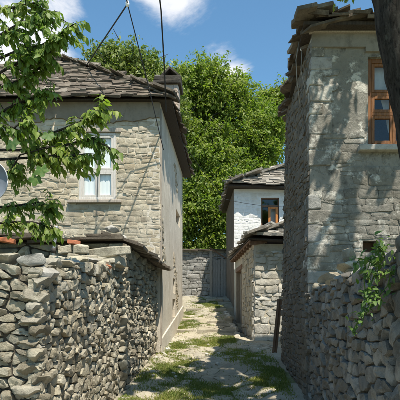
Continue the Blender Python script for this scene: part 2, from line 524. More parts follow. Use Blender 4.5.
def m_ground(name, grassy, attr=False):
    k = NT(name, 0.97, 0.1)
    n1 = k.noise(0.9, 6, 0.65)
    n2 = k.noise(9, 8, 0.7)
    n3 = k.noise(40, 5, 0.65)
    c = k.mix(k.ramp(n1, 0.35, 0.65), (0.31, 0.28, 0.21), (0.40, 0.365, 0.285))
    c = k.mix(k.ramp(n2, 0.5, 0.72, 0, 0.6), c, (0.22, 0.19, 0.135))
    c = k.mix(k.ramp(n3, 0.55, 0.7, 0, 0.5), c, (0.52, 0.49, 0.42))
    c = k.mix(k.ramp(n3, 0.28, 0.42, 0.5, 0), c, (0.16, 0.135, 0.10))
    g = k.mix(k.ramp(n3, 0.3, 0.7), (0.10, 0.13, 0.035), (0.20, 0.20, 0.08))
    n4 = k.noise(1.15, 7, 0.7)
    if attr:
        at = k.n('ShaderNodeAttribute')
        at.attribute_name = 'grass_cover'
        cov = k.math('ADD', at.outputs['Fac'], k.math('MULTIPLY', k.math('SUBTRACT', n2, 0.5), 0.9))
        cov = k.math('ADD', cov, k.math('MULTIPLY', k.math('SUBTRACT', n3, 0.5), 0.5))
        c = k.mix(k.ramp(cov, 0.18, 0.5, 0, 0.92), c, g)
    else:
        c = k.mix(k.ramp(n4, grassy, grassy + 0.09, 0, 0.9), c, g)
    h = k.math('ADD', n2, k.math('MULTIPLY', n3, 0.5))
    return k.done(c, k.bump(h, 0.9, 0.03))
M['path'] = m_ground('path_earth', 0.56, True)
M['soil'] = m_ground('grassy_soil', 0.42)

# ------------------------------------------------------------------ terrain
STEPS = [(14.7, 0.05), (16.5, 0.07), (18.7, 0.07), (20.9, 0.06)]
PY = [-60, 0, 4, 8, 11.4, 13.2, 22.0, 24, 32, 60, 300]
PZ = [-1.0, 0.0, 0.05, 0.17, 0.58, 0.74, 1.88, 1.98, 2.2, 5.0, 40.0]
def sstep(t):
    t = np.clip(t, 0, 1)
    return t * t * (3 - 2 * t)
def lean_x(y):                       # line of the lean-to's street wall
    return 0.78 + (y - 13.5) * (0.34 - 0.78) / (18.9 - 13.5)
def gz(x, y):
    x, y = np.asarray(x, dtype=float), np.asarray(y, dtype=float)
    z = np.interp(y, PY, PZ)
    wob = 0.10 * np.sin(x * 2.3 + y * 0.7) + 0.06 * np.sin(x * 5.1 + 1.0)
    for (sy, dz) in STEPS:
        z = z + dz * sstep((y - sy - wob) / 0.07)
    near = np.exp(-(x / 6.0) ** 2)
    z = z + near * (0.025 * np.sin(x * 3.1 + y * 1.9) + 0.018 * np.sin(x * 6.3 - y * 3.7) + 0.012 * np.sin(11 * x + 7.3 * y))
    z = z + 0.10 * np.exp(-((x + 1.5) / 0.45) ** 2) * (np.abs(y) < 12) * 0.8
    sunk = sstep((x - (lean_x(y) - 0.30)) / 0.04) * sstep((y - 13.9) / 0.15) * (y < 19)
    z = z - 0.32 * sunk * (np.abs(x) < 1.5)
    return z
def gzf(x, y):
    return float(gz(x, y))

def grass_den(X, Y):
    X, Y = np.asarray(X, dtype=float), np.asarray(Y, dtype=float)
    nz = np.sin(X * 3.3 + Y * 1.1) + np.sin(X * 1.9 - Y * 2.3 + 1.7) + .8 * np.sin(X * 6.1 + Y * 4.7) + .6 * np.sin(9.7 * X - 8.1 * Y)
    d = np.clip(nz * .22 - .12, 0, 1) * .6
    def blob(cx, cy, rx, ry, a):
        return a * np.exp(-((X - cx) / rx) ** 2 - ((Y - cy) / ry) ** 2)
    bl = blob(-1.25, 8.4, .42, 1.1, 1.6) + blob(-1.05, 10.2, .3, .9, .8) + blob(-.95, 12.2, .5, .9, 1.5) + blob(-.45, 20.0, .6, .7, 1.4) + blob(-.1, 8.6, .8, .5, .9) + blob(.8, 9.6, .4, 1.2, .9) + blob(-.1, 13.4, .6, .5, .8) + blob(-.7, 17.5, .5, .5, .8) + blob(-1.3, 15.4, .25, 1.2, .8) + blob(.2, 11.6, .5, .5, .6) + blob(-1.25, 18.5, .25, 1.5, .7)
    return np.clip(.7 * d + bl * np.clip(.42 + nz * .3, .03, .9), 0, 1.1)

def grid_obj(name, xs, ys, zf, mat):
    X, Y = np.meshgrid(xs, ys)
    Z = zf(X, Y)
    v = np.stack([X, Y, Z], -1).reshape(-1, 3)
    nx, ny = len(xs), len(ys)
    f = [(j * nx + i, j * nx + i + 1, (j + 1) * nx + i + 1, (j + 1) * nx + i) for j in range(ny - 1) for i in range(nx - 1)]
    o = mesh_obj(name, v, f, mat, smooth=True, origin=(0, 0, 0))
    o['kind'] = 'structure'
    return o
gx = np.unique(np.concatenate([np.linspace(-300, -20, 15), np.linspace(-20, -3, 18), np.linspace(-3, 3, 25), np.linspace(3, 20, 18), np.linspace(20, 300, 15)]))
gy = np.unique(np.concatenate([np.linspace(-60, -6, 12), np.linspace(-6, 26, 65), np.linspace(26, 60, 18), np.linspace(60, 300, 13)]))
def ground_z(X, Y):
    inside = (X > -1.8) & (X < 1.6) & (Y > -5.6) & (Y < 23.9)
    return gz(X, Y) - np.where(inside, 0.5, 0.02)
ground = grid_obj('ground', gx, gy, ground_z, M['soil'])
path = grid_obj('path', np.arange(-2.3, 2.05, 0.09), np.arange(-6, 24.4, 0.07), gz, M['path'])
_at = path.data.attributes.new('grass_cover', 'FLOAT', 'POINT')
_co = np.empty(len(path.data.vertices) * 3, dtype=np.float32)
path.data.vertices.foreach_get('co', _co)
_co = _co.reshape(-1, 3)
_at.data.foreach_set('value', grass_den(_co[:, 0], _co[:, 1]).astype(np.float32))

# ------------------------------------------------------------------ masonry
def clip_half(poly, px, py, nx, ny):
    """keep the side where (p - (px,py)).n <= 0"""
    outp = []
    m = len(poly)
    for i in range(m):
        a, b = poly[i], poly[(i + 1) % m]
        da = (a[0] - px) * nx + (a[1] - py) * ny
        db = (b[0] - px) * nx + (b[1] - py) * ny
        if da <= 0:
            outp.append(a)
        if (da < 0 < db) or (db < 0 < da):
            t = da / (da - db)
            outp.append((a[0] + (b[0] - a[0]) * t, a[1] + (b[1] - a[1]) * t))
    return outp

def cells(w, h, su, sv, rng, jit=0.36, rowvar=0.35):
    """irregular stone cells filling the rectangle w x h"""
    sites = []
    v = 0.0
    while v < h:
        rh = sv * rng.uniform(1 - rowvar, 1 + rowvar)
        u = -rng.uniform(0, su)
        while u < w + su * 0.3:
            cw = su * rng.choice([.5, .65, .8, 1.0, 1.25, 1.7])
            s = (u + cw / 2, v + rh / 2 + rng.uniform(-jit, jit) * rh)
            s = (s[0] + rng.uniform(-jit, jit) * cw * 0.5, s[1])
            if -su * .4 < s[0] < w + su * .4 and 0 < s[1] < h:
                sites.append(s)
            u += cw
        v += rh
    S = np.array(sites) / np.array([su, sv])
    W_, H_ = w / su, h / sv
    res = []
    for i in range(len(S)):
        d = ((S - S[i]) ** 2).sum(1)
        near = np.argsort(d)[1:22]
        poly = [(0, 0), (W_, 0), (W_, H_), (0, H_)]
        for j in near:
            mx, my = (S[i] + S[j]) / 2
            nx, ny = S[j] - S[i]
            poly = clip_half(poly, mx, my, nx, ny)
            if len(poly) < 3:
                break
        if len(poly) >= 3:
            res.append([(p[0] * su, p[1] * sv) for p in poly])
    return res

def area(p):
    return 0.5 * abs(sum(p[i][0] * p[(i + 1) % len(p)][1] - p[(i + 1) % len(p)][0] * p[i][1] for i in range(len(p))))

def stone_geo(poly, rng, prot, gap, back, detail=1, flat=0.55):
    n = len(poly)
    cu, cv = sum(p[0] for p in poly) / n, sum(p[1] for p in poly) / n
    pts = []
    for i in range(n):
        a, b = poly[i], poly[(i + 1) % n]
        L = math.hypot(a[0] - b[0], a[1] - b[1])
        if detail:
            k1, k2 = rng.uniform(0.05, 0.22), rng.uniform(0.05, 0.22)
            pts.append((a[0] + (b[0] - a[0]) * k1, a[1] + (b[1] - a[1]) * k1))
            pts.append((a[0] + (b[0] - a[0]) * (1 - k2), a[1] + (b[1] - a[1]) * (1 - k2)))
        else:
            pts.append(a)
    ins = []
    R = []
    for (u, v) in pts:
        r = math.hypot(u - cu, v - cv) + 1e-6
        s = max(0.62, 1 - gap * rng.uniform(0.6, 1.5) / r)
        ins.append((cu + (u - cu) * s, cv + (v - cv) * s))
        R.append(r)
    Rm = sum(R) / len(R)
    pr = prot * rng.uniform(0.45, 1.35)
    tu, tv = rng.uniform(-.75, .75) * pr / Rm, rng.uniform(-.75, .75) * pr / Rm
    rings = [(1.0, -back, 0), (1.0, pr * 0.35, 0.03), (0.90, pr * 0.82, 0.11), (flat, pr * 1.0, 0.13)] if detail else [(1.0, -back, 0), (0.97, pr * 0.6, 0.03), (0.7, pr, 0.06)]
    vs, fs = [], []
    m = len(ins)
    ou, ov = rng.uniform(-.12, .12) * Rm, rng.uniform(-.12, .12) * Rm
    for ri, (s, d, j) in enumerate(rings):
        for (u, v) in ins:
            du, dv = (u - cu) * s, (v - cv) * s
            if ri >= 2:
                du += ou; dv += ov
            jn = rng.uniform(-1, 1) * j
            ju = rng.uniform(-1, 1) * j * 0.6
            dd = d + ((du * tu + dv * tv) * 0.8 + jn * pr * 1.6 if ri else 0)
            vs.append((cu + du * (1 + ju), cv + dv * (1 + ju), dd))
    vs.append((cu + ou, cv + ov, pr * rng.uniform(0.9, 1.15)))
    for r in range(len(rings) - 1):
        for i in range(m):
            a, b = r * m + i, r * m + (i + 1) % m
            fs.append((a, b, b + m, a + m))
    t = (len(rings) - 1) * m
    for i in range(m):
        fs.append((t + i, t + (i + 1) % m, len(vs) - 1))
    return vs, fs

from mathutils import noise as MN
def stone_geo2(poly, rng, prot, gap, back, m=20):
    n = len(poly)
    cu, cv = sum(p[0] for p in poly) / n, sum(p[1] for p in poly) / n
    a0 = rng.uniform(0, .3)
    rs = []
    for k in range(m):
        a = a0 + 2 * math.pi * k / m
        dx, dy = math.cos(a), math.sin(a)
        best = 9e9
        for i in range(n):
            (x1, y1), (x2, y2) = poly[i], poly[(i + 1) % n]
            ex, ey = x2 - x1, y2 - y1
            den = dx * ey - dy * ex
            if abs(den) < 1e-9:
                continue
            t = ((x1 - cu) * ey - (y1 - cv) * ex) / den
            q = ((x1 - cu) * dy - (y1 - cv) * dx) / den
            if t > 0 and -1e-6 <= q <= 1 + 1e-6:
                best = min(best, t)
        rs.append(best if best < 9e8 else 0.05)
    rs = [.07 * rs[k - 1] + .86 * rs[k] + .07 * rs[(k + 1) % m] for k in range(m)]
    rs = [max(r * .6, r - gap * rng.uniform(.2, 1.4)) * rng.uniform(.96, 1.03) for r in rs]
    Rm = sum(rs) / m
    pr = prot * rng.uniform(.5, 1.3)
    planes = []
    for i in range(4):
        a = rng.uniform(0, 6.28)
        sl = rng.choice([.08, .15, .25, .4, .8])
        planes.append((rng.uniform(.85, 1.3), sl * math.cos(a), sl * math.sin(a)))
    sd = Vector((rng.uniform(0, 99), rng.uniform(0, 99), rng.uniform(0, 99)))
    prof = [(1.0, None), (1.0, .10), (.985, .62), (.92, .93), (.6, 1.02), (.3, 1.05)]
    vs, fs = [], []
    def H(du, dv, e):
        h = min([pr * e * 1.08] + [pr * (c + (a * du + b * dv) / Rm) for (c, a, b) in planes])
        h = max(h, pr * .10)
        f = 1.6 / Rm
        return h + pr * .20 * MN.noise(Vector((du * f, dv * f, 0)) + sd) + pr * .09 * MN.noise(Vector((du * f * 3, dv * f * 3, 5)) + sd)
    for ri, (sc_, e) in enumerate(prof):
        for k in range(m):
            a = a0 + 2 * math.pi * (k + (0 if ri < 2 else rng.uniform(-.2, .2))) / m
            r = rs[k] * sc_ * (1 + (rng.uniform(-.04, .04) if ri > 1 else 0))
            du, dv = r * math.cos(a), r * math.sin(a)
            vs.append((cu + du, cv + dv, -back if e is None else H(du, dv, e)))
    vs.append((cu, cv, H(0, 0, 1.05)))
    for r in range(len(prof) - 1):
        for k in range(m):
            a, b = r * m + k, r * m + (k + 1) % m
            fs.append((a, b, b + m, a + m))
    t = (len(prof) - 1) * m
    for k in range(m):
        fs.append((t + k, t + (k + 1) % m, len(vs) - 1))
    return vs, fs

def course_cells(w, h, su, sv, rng, rag=.16):
    """stones laid in rough courses: uneven beds, staggered slanting joints"""
    beds = [0.0]
    while beds[-1] < h:
        beds.append(beds[-1] + sv * rng.uniform(.6, 1.45))
    ph = [(rng.uniform(0, 6), rng.uniform(0, 6)) for _ in beds]
    def bed(i, u):
        if i == 0: return 0.0
        if i == len(beds) - 1: return h
        p, q = ph[i]
        return min(h, beds[i] + sv * rag * (math.sin(u / su * 1.1 + p) + .7 * math.sin(u / su * 2.7 + q)))
    res = []
    for i in range(len(beds) - 1):
        u = 0.0
        j0 = j1 = 0.0
        while u < w:
            ww = su * rng.choice([.5, .7, .9, 1.1, 1.4, 1.8]) * rng.uniform(.85, 1.15)
            u1 = min(w, u + ww)
            if w - u1 < su * .25: u1 = w
            sl = rng.uniform(-.18, .18) * sv if u1 < w else 0
            k0, k1 = u1 - sl, u1 + sl
            if bed(i + 1, u + ww / 2) - bed(i, u + ww / 2) > sv * .2:
                if rng.random() < .15 and u1 - u > su * .6:
                    mid = lambda x: .5 * (bed(i, x) + bed(i + 1, x))
                    res.append([(j0, bed(i, j0)), (k0, bed(i, k0)), (u1, mid(u1)), (u, mid(u))])
                    res.append([(u, mid(u)), (u1, mid(u1)), (k1, bed(i + 1, k1)), (j1, bed(i + 1, j1))])
                else:
                    um = (u + u1) / 2
                    res.append([(j0, bed(i, j0)), (um, bed(i, um)), (k0, bed(i, k0)), (k1, bed(i + 1, k1)), (um, bed(i + 1, um)), (j1, bed(i + 1, j1))])
            u, j0, j1 = u1, k0, k1
    return res

def masonry(parent, O, U, N, w, h, su, sv, prot, gap, mat, rng, holes=(), top=None, bot=None, name='stone', maxparts=300, detail=1, back=0.04, keep=None, jit=0.36, minpx=6.0, sharp=30, V=(0, 0, 1), flat=0.55, rowvar=0.35, mapf=None, course=False):
    O, U, N, V = Vector(O), Vector(U).normalized(), Vector(N).normalized(), Vector(V)
    items = []
    for poly in (course_cells(w, h, su, sv, rng) if course else cells(w, h, su, sv, rng, jit, rowvar)):
        for (a0, a1, b0, b1) in holes:
            c = (sum(p[0] for p in poly) / len(poly), sum(p[1] for p in poly) / len(poly))
            if not (min(p[0] for p in poly) < a1 and max(p[0] for p in poly) > a0 and min(p[1] for p in poly) < b1 and max(p[1] for p in poly) > b0):
                continue
            ds = [(a0 - c[0], (a0, b0, 1, 0)), (c[0] - a1, (a1, b0, -1, 0)), (b0 - c[1], (a0, b0, 0, 1)), (c[1] - b1, (a0, b1, 0, -1))]
            best = max(ds, key=lambda q: q[0])
            if best[0] <= 0:
                poly = []
                break
            poly = clip_half(poly, *best[1])
        if len(poly) < 3 or area(poly) < su * sv * 0.09:
            continue
        if top is not None or bot is not None:
            q = []
            for (u, v) in poly:
                t1 = top(u) if top else h
                b1 = bot(u) if bot else 0.0
                q.append((u, b1 + v / h * (t1 - b1)))
            poly = q
        cu, cv = sum(p[0] for p in poly) / len(poly), sum(p[1] for p in poly) / len(poly)
        if keep and not keep(cu, cv):
            continue
        c3 = mapf(cu, cv, 0) if mapf else O + U * cu + V * cv
        sx, sy = scr(c3)
        vis = -15 < sx < 415 and -15 < sy < 415
        pxs = math.sqrt(area(poly)) * F / max(0.5, c3.y) * math.sqrt(max(0.05, abs(N.dot((c3 - Vector((0, 0, EYE))).normalized())))) if vis else 0
        items.append((pxs, poly))
    items.sort(key=lambda q: -q[0])
    stuff = MB()
    cnt = 0
    for pxs, poly in items:
        vs, fs = stone_geo2(poly, rng, prot, gap, back) if detail == 2 else stone_geo(poly, rng, prot, gap, back, detail, flat)
        v3 = [mapf(a, b, c) if mapf else O + U * a + V * b + N * c for (a, b, c) in vs]
        if U.cross(V).dot(N) < 0:
            fs = [f[::-1] for f in fs]
        if cnt < maxparts and pxs > minpx:
            mesh_obj(name, v3, fs, mat, parent, sharp=sharp)
            cnt += 1
        else:
            stuff.add(v3, fs)
    if stuff.v:
        stuff.build('small_' + name + 's', mat, parent, sharp=sharp, kind='stuff')
    return cnt

def wall_slab(parent, name, O, U, N, w, h, th, mat, holes=(), top=None):
    """solid wall with real openings; front face in the plane through O, thickness inwards"""
    O, U, N = Vector(O), Vector(U).normalized(), Vector(N).normalized()
    us = sorted({0.0, w, *[x for q in holes for x in q[:2]]})
    vs = sorted({0.0, h, *[x for q in holes for x in q[2:4]]})
    def hole(u, v):
        return any(a0 < u < a1 and b0 < v < b1 for (a0, a1, b0, b1) in holes)
    solid = lambda i, j: 0 <= i < len(us) - 1 and 0 <= j < len(vs) - 1 and not hole((us[i] + us[i + 1]) / 2, (vs[j] + vs[j + 1]) / 2)
    mb = MB()
    flip = U.cross(Vector((0, 0, 1))).dot(N) < 0
    def quad(pts):
        p3 = [O + U * a + Vector((0, 0, b)) + N * c for (a, b, c) in pts]
        mb.add(p3[::-1] if flip else p3, [(0, 1, 2, 3)])
    for i in range(len(us) - 1):
        for j in range(len(vs) - 1):
            if not solid(i, j):
                continue
            a0, a1, b0, b1 = us[i], us[i + 1], vs[j], vs[j + 1]
            quad([(a0, b0, 0), (a1, b0, 0), (a1, b1, 0), (a0, b1, 0)])
            quad([(a0, b0, -th), (a0, b1, -th), (a1, b1, -th), (a1, b0, -th)])
            if not solid(i - 1, j): quad([(a0, b0, -th), (a0, b0, 0), (a0, b1, 0), (a0, b1, -th)])
            if not solid(i + 1, j): quad([(a1, b0, 0), (a1, b0, -th), (a1, b1, -th), (a1, b1, 0)])
            if not solid(i, j - 1): quad([(a0, b0, -th), (a1, b0, -th), (a1, b0, 0), (a0, b0, 0)])
            if not solid(i, j + 1): quad([(a0, b1, 0), (a1, b1, 0), (a1, b1, -th), (a0, b1, -th)])
    bmv = {}
    vv, ff = [], []
    for f in mb.f:
        g = []
        for i in f:
            key = tuple(round(c, 5) for c in mb.v[i])
            if key not in bmv:
                bmv[key] = len(vv)
                vv.append(mb.v[i])
            g.append(bmv[key])
        ff.append(tuple(g))
    return mesh_obj(name, vv, ff, mat, parent)

# slab-like slates
def slate_geo(c, ax, ay, az, w, l, t, rng, j=0.22):
    """slab centred on c: ax along the eave, ay up the slope, az off the slope"""
    q = []
    prof = [(-.5, -.5), (rng.uniform(-.15, .15), -.5 - rng.uniform(-.03, .08)), (.5, -.5), (.5, .5), (-.5, .5)]
    prof = [(a + rng.uniform(-j, j) * .5, b + rng.uniform(-j, j) * .5) for a, b in prof]
    rl = rng.uniform(-.04, .04)
    for zz in (-t / 2, t / 2):
        for (a, b) in prof:
            q.append(c + ax * (a * w) + ay * (b * l) + az * (zz + a * rl * w + rng.uniform(-.1, .1) * t))
    n = len(prof)
    fs = [tuple(range(n))[::-1], tuple(range(n, 2 * n))] + [(i, (i + 1) % n, n + (i + 1) % n, n + i) for i in range(n)]
    return q, fs

def slates(parent, E0, E1, A0, A1, mat, rng, w=0.36, exp_=0.2, t=0.032, over=0.05, maxparts=300, minpx=5.0, rows_as_parts=None, name='slate', lift=0.01):
    """cover the roof facet with eave E0-E1 and top A0-A1 with overlapping slates"""
    E0, E1, A0, A1 = map(Vector, (E0, E1, A0, A1))
    ex = (E1 - E0).normalized()
    up = ((A0 + A1) / 2 - (E0 + E1) / 2)
    up = (up - ex * up.dot(ex))
    L = up.length
    ay = up.normalized()
    az = ex.cross(ay).normalized()
    if az.z < 0:
        az = -az
    items = []
    r = 0
    s = -over
    while s < L - 0.05:
        e = exp_ * rng.uniform(0.8, 1.2)
        t0 = max(0, min(1, s / L))
        a, b = E0.lerp(A0, t0), E1.lerp(A1, t0)
        wid = (b - a).length
        x = -rng.uniform(0.0, 0.3) * w
        while x < wid:
            ww = w * rng.uniform(0.55, 1.55)
            ll = exp_ * rng.uniform(1.9, 2.5)
            tt = t * rng.uniform(0.5, 1.8)
            tilt = rng.uniform(-0.02, 0.2)
            ay2 = (ay + az * -tilt).normalized()
            az2 = ex.cross(ay2)
            if az2.z < 0: az2 = -az2
            c = a + ex * (x + ww / 2) + ay * (min(s, 0) + ll / 2 + rng.uniform(-.04, .04)) + az * (lift + tt * 0.5 + 0.03 + rng.uniform(0, .045))
            rot = Matrix.Rotation(rng.gauss(0, .16), 3, az2)
            g = slate_geo(c, rot @ ex, rot @ ay2, az2, ww * 1.03, ll, tt, rng)
            sx, sy = scr(c)
            vis = -20 < sx < 420 and -20 < sy < 420
            items.append((r if vis else 999, c.y, g))
            x += ww
        s += e
        r += 1
    items.sort(key=lambda q: (q[0], q[1]))
    st = MB()
    for i, (row, d, (vs, fs)) in enumerate(items):
        if i < maxparts and row < 999 and (rows_as_parts is None or row < rows_as_parts):
            mesh_obj(name, vs, fs, mat, parent)
        else:
            st.add(vs, fs)
    if st.v:
        st.build('small_' + name + 's', mat, parent, kind='stuff')

def solid_roof(parent, name, foot, apex0, apex1, th, mat):
    """hip roof body: foot = 4 eave corners, ridge apex0-apex1, small eave thickness"""
    a = [Vector(p) for p in foot]
    lo = [p - Vector((0, 0, th)) for p in a]
    vs = lo + a + [Vector(apex0), Vector(apex1)]
    fs = [(3, 2, 1, 0)] + [(i, (i + 1) % 4, 4 + (i + 1) % 4, 4 + i) for i in range(4)]
    fs += [(4, 5, 8), (5, 6, 9, 8), (6, 7, 9), (7, 4, 8, 9)]
    return mesh_obj(name, vs, fs, mat, parent)

# loose lumpy stones sharing a few meshes
rngB = random.Random(5)
from mathutils.noise import noise as noise3
def blob_mesh(mat, k):
    bm = bmesh.new()
    bmesh.ops.create_icosphere(bm, subdivisions=3, radius=0.5)
    planes = [(Vector((rngB.gauss(0, 1), rngB.gauss(0, 1), rngB.gauss(0, 1))).normalized(), rngB.uniform(.24, .40)) for _ in range(11)]
    for v in bm.verts:
        for (pn, pd) in planes:
            d = v.co.dot(pn)
            if d > pd:
                v.co -= pn * (d - pd) * 0.97
        v.co *= 1 + .10 * noise3(v.co * 4 + Vector((k * 7.1, 3, 1))) + .05 * noise3(v.co * 11)
    me = bpy.data.meshes.new('lump')
    bm.to_mesh(me)
    bm.free()
    me.polygons.foreach_set('use_smooth', [True] * len(me.polygons))
    me.set_sharp_from_angle(angle=rad(30))
    me.materials.append(mat)
    return me
BLOBS = {m: [blob_mesh(M[m], i) for i in range(7)] for m in ('rubble', 'dark_stone', 'slab', 'pale_stone', 'brick')}
def lump(parent, c, size, mat, rng, name='cap_stone', rz=None):
    o = bpy.data.objects.new(name, rng.choice(BLOBS[mat]))
    o.scale = size
    o.rotation_euler = (rng.uniform(-.15, .15), rng.uniform(-.15, .15), rng.uniform(0, 6.28) if rz is None else rz)
    return link(o, parent, c)

def slab(parent, c, sx, sy, t, mat, rng, rz=0.0, tx=0.0, ty=0.0, name='slate', j=0.16):
    R = Matrix.Rotation(rz, 3, 'Z') @ Matrix.Rotation(ty, 3, 'Y') @ Matrix.Rotation(tx, 3, 'X')
    vs, fs = slate_geo(Vector(c), R @ Vector((1, 0, 0)), R @ Vector((0, 1, 0)), R @ Vector((0, 0, 1)), sx, sy, t, rng, j)
    return mesh_obj(name, vs, fs, M[mat], parent)

# ================================================================== left house
rng = random.Random(11)
h1 = thing('stone_house', (-4.84, 14.4, 0.5), 'beige coursed stone house with slate hip roof and curtained window on the left', 'house')
HX, HY = -1.48, 11.4
win1 = (4.87, 5.715, 3.808, 5.336)
wall_slab(h1, 'front_wall', (-8.2, HY, 0.3), (1, 0, 0), (0, -1, 0), 6.70, 6.04, 0.3, M['house_mortar'], [win1])
masonry(h1, (-8.2, HY, 0.3), (1, 0, 0), (0, -1, 0), 6.72, 5.62, 0.27, 0.092, 0.015, 0.007, M['house_stone'], rng, [(win1[0] - .02, win1[1] + .02, win1[2] - .07, win1[3] + .02)],
        keep=lambda u, v: v > 2.0, course=True, maxparts=290, minpx=3.0)
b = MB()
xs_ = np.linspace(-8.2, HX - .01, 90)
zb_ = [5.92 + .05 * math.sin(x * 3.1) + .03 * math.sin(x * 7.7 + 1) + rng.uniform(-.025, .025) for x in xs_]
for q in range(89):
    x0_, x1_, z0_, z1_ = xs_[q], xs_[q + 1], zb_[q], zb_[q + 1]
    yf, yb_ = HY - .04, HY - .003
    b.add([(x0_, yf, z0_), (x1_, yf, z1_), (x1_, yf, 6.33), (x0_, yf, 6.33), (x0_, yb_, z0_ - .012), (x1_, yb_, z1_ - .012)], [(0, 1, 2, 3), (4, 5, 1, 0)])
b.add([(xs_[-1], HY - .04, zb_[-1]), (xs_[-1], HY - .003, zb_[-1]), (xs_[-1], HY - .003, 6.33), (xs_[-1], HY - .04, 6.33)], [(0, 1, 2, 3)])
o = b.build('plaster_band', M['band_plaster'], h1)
sh = [(3.70, 5.0, 3.97, 4.37), (2.85, 3.45, 1.78, 2.22), (2.7, 3.5, 1.1, 1.62)]
wall_slab(h1, 'street_wall', (HX, HY - 0.006, 0.3), (0, 1, 0), (1, 0, 0), 6.0, 6.04, 0.3, M['street_plaster'], sh)
MB().box((-8.2, 17.1, 0.3), (-1.79, 17.39, 6.34)).build('back_wall', M['house_mortar'], h1)
MB().box((-8.19, 11.71, 0.3), (-7.9, 17.09, 6.34)).build('side_wall', M['house_mortar'], h1)
for (a0, a1, b0, b1) in sh:
    MB().box((HX - 0.27, HY - .006 + a0 + .003, .3 + b0 + .003), (HX - 0.2, HY - .006 + a1 - .003, .3 + b1 - .003)).build('shutter', M['dark_wood'], h1)
masonry(h1, (HX, HY, .3), (0, 1, 0), (1, 0, 0), 5.9, 5.6, .24, .10, .018, .007, M['house_stone'], rng, holes=[(a - .1, b_ + .1, c - .1, d + .1) for (a, b_, c, d) in sh], course=True, maxparts=60, minpx=1.0, keep=lambda u, v: math.sin(u * 1.9 + 1.1) + math.sin(v * 1.7 + u * .6 + 2.2) + .5 * math.sin(u * 5 + v * 4) > 1.45)
pl = MB()
pl.hexa([(HX + .003, 11.42, .2), (HX + .055, 11.42, .2), (HX + .055, 17.3, .2), (HX + .003, 17.3, .2)],
        [(HX + .003, 11.42, .95), (HX + .045, 11.42, .95), (HX + .045, 17.3, 1.75), (HX + .003, 17.3, 1.75)])
soft(pl.build('plinth', M['street_plaster'], h1))
MB().bar((HX + .012, 11.44, .8), (HX + .012, 11.44, 6.2), .05, .06, (1, 0, 0)).build('corner_strip', M['old_wood'], h1)

def window(parent, x0, x1, z0, z1, y, mat, mull=True, transom=None, fw=0.055, dep=0.07, glass=True, curtain=None, cols=2, cdrop=0.0, cgap=0.10):
    w = MB()
    w.box((x0, y - dep / 2, z0), (x0 + fw, y + dep / 2, z1)); w.box((x1 - fw, y - dep / 2, z0), (x1, y + dep / 2, z1))
    w.box((x0 + fw, y - dep / 2, z0), (x1 - fw, y + dep / 2, z0 + fw)); w.box((x0 + fw, y - dep / 2, z1 - fw), (x1 - fw, y + dep / 2, z1))
    fr = soft(w.build('window', mat, parent), 0.006, 1)
    xs = np.linspace(x0 + fw, x1 - fw, cols + 1)
    zs = [z0 + fw] + (list(transom) if transom else []) + [z1 - fw]
    for j, zt in enumerate(zs[1:-1]):
        soft(MB().box((x0 + fw - .002, y - dep * .42, zt - .028), (x1 - fw + .002, y + dep * .42, zt + .028)).build('transom', mat, fr), .005, 1)
    for i in range(cols):
        for j in range(len(zs) - 1):
            a0, a1 = xs[i] + .003, xs[i + 1] - .003
            b0, b1 = zs[j] + (.03 if j else .003), zs[j + 1] - (.03 if j < len(zs) - 2 else .003)
            s_ = 0.045
            q = MB()
            q.box((a0, y - .028, b0), (a0 + s_, y + .022, b1)); q.box((a1 - s_, y - .028, b0), (a1, y + .022, b1))
            q.box((a0 + s_, y - .028, b0), (a1 - s_, y + .022, b0 + s_)); q.box((a0 + s_, y - .028, b1 - s_), (a1 - s_, y + .022, b1))
            soft(q.build('sash', mat, fr), .004, 1)
            if glass:
                MB().box((a0 + s_ - .004, y - .004, b0 + s_ - .004), (a1 - s_ + .004, y, b1 - s_ + .004)).build('pane', M['glass'], fr)
    if curtain:
        n = 26
        vs, fs = [], []
        for k in range(n + 1):
            x = x0 + fw + (x1 - x0 - 2 * fw) * k / n
            yy = y + cgap + 0.018 * (cgap > .05)* 1.0 + 0.006 * math.sin(k * 1.7) + .008 * math.sin(k * 3.1)
            lowz = z0 + cdrop * (0.25 + 0.75 * abs(math.sin(k * 0.21 + .5)))
            vs += [(x, yy, lowz), (x, yy, z1 - .02)]
        nn = len(vs)
        vs += [(a, b_ + .004, c) for (a, b_, c) in vs]
        for k in range(n):
            fs += [(2 * k, 2 * k + 2, 2 * k + 3, 2 * k + 1), (nn + 2 * k, nn + 2 * k + 1, nn + 2 * k + 3, nn + 2 * k + 2)]
        mesh_obj('curtain', vs, fs, curtain, fr, smooth=True)
    return fr
wx0, wx1, wz0, wz1 = -8.2 + win1[0], -8.2 + win1[1], .3 + win1[2], .3 + win1[3]
window(h1, wx0 + .004, wx1 - .004, wz0 + .004, wz1 - .004, HY + 0.02, M['pale_wood'], transom=[wz0 + 0.66], fw=0.06, curtain=M['curtain'], cdrop=0.05, cgap=.035)
soft(MB().box((wx0 - .24, HY - .10, wz0 - .075), (wx1 + .13, HY + .10, wz0 - .002), .008, rng).build('sill', M['old_wood'], h1))
soft(MB().box((wx0 - .15, HY - .05, wz1 + .004), (wx1 + .12, HY + .12, wz1 + .10), .006, rng).build('lintel', M['old_wood'], h1))
EZ = 6.35
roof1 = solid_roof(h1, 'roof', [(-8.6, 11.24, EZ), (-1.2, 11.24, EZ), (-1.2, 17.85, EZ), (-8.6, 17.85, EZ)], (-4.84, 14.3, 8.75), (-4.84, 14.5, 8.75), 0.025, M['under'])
slates(roof1, (-8.6, 11.24, EZ), (-1.2, 11.24, EZ), (-4.95, 14.3, 8.75), (-4.75, 14.3, 8.75), M['slate'], rng, 0.24, 0.115, t=.034, maxparts=240, over=.12)
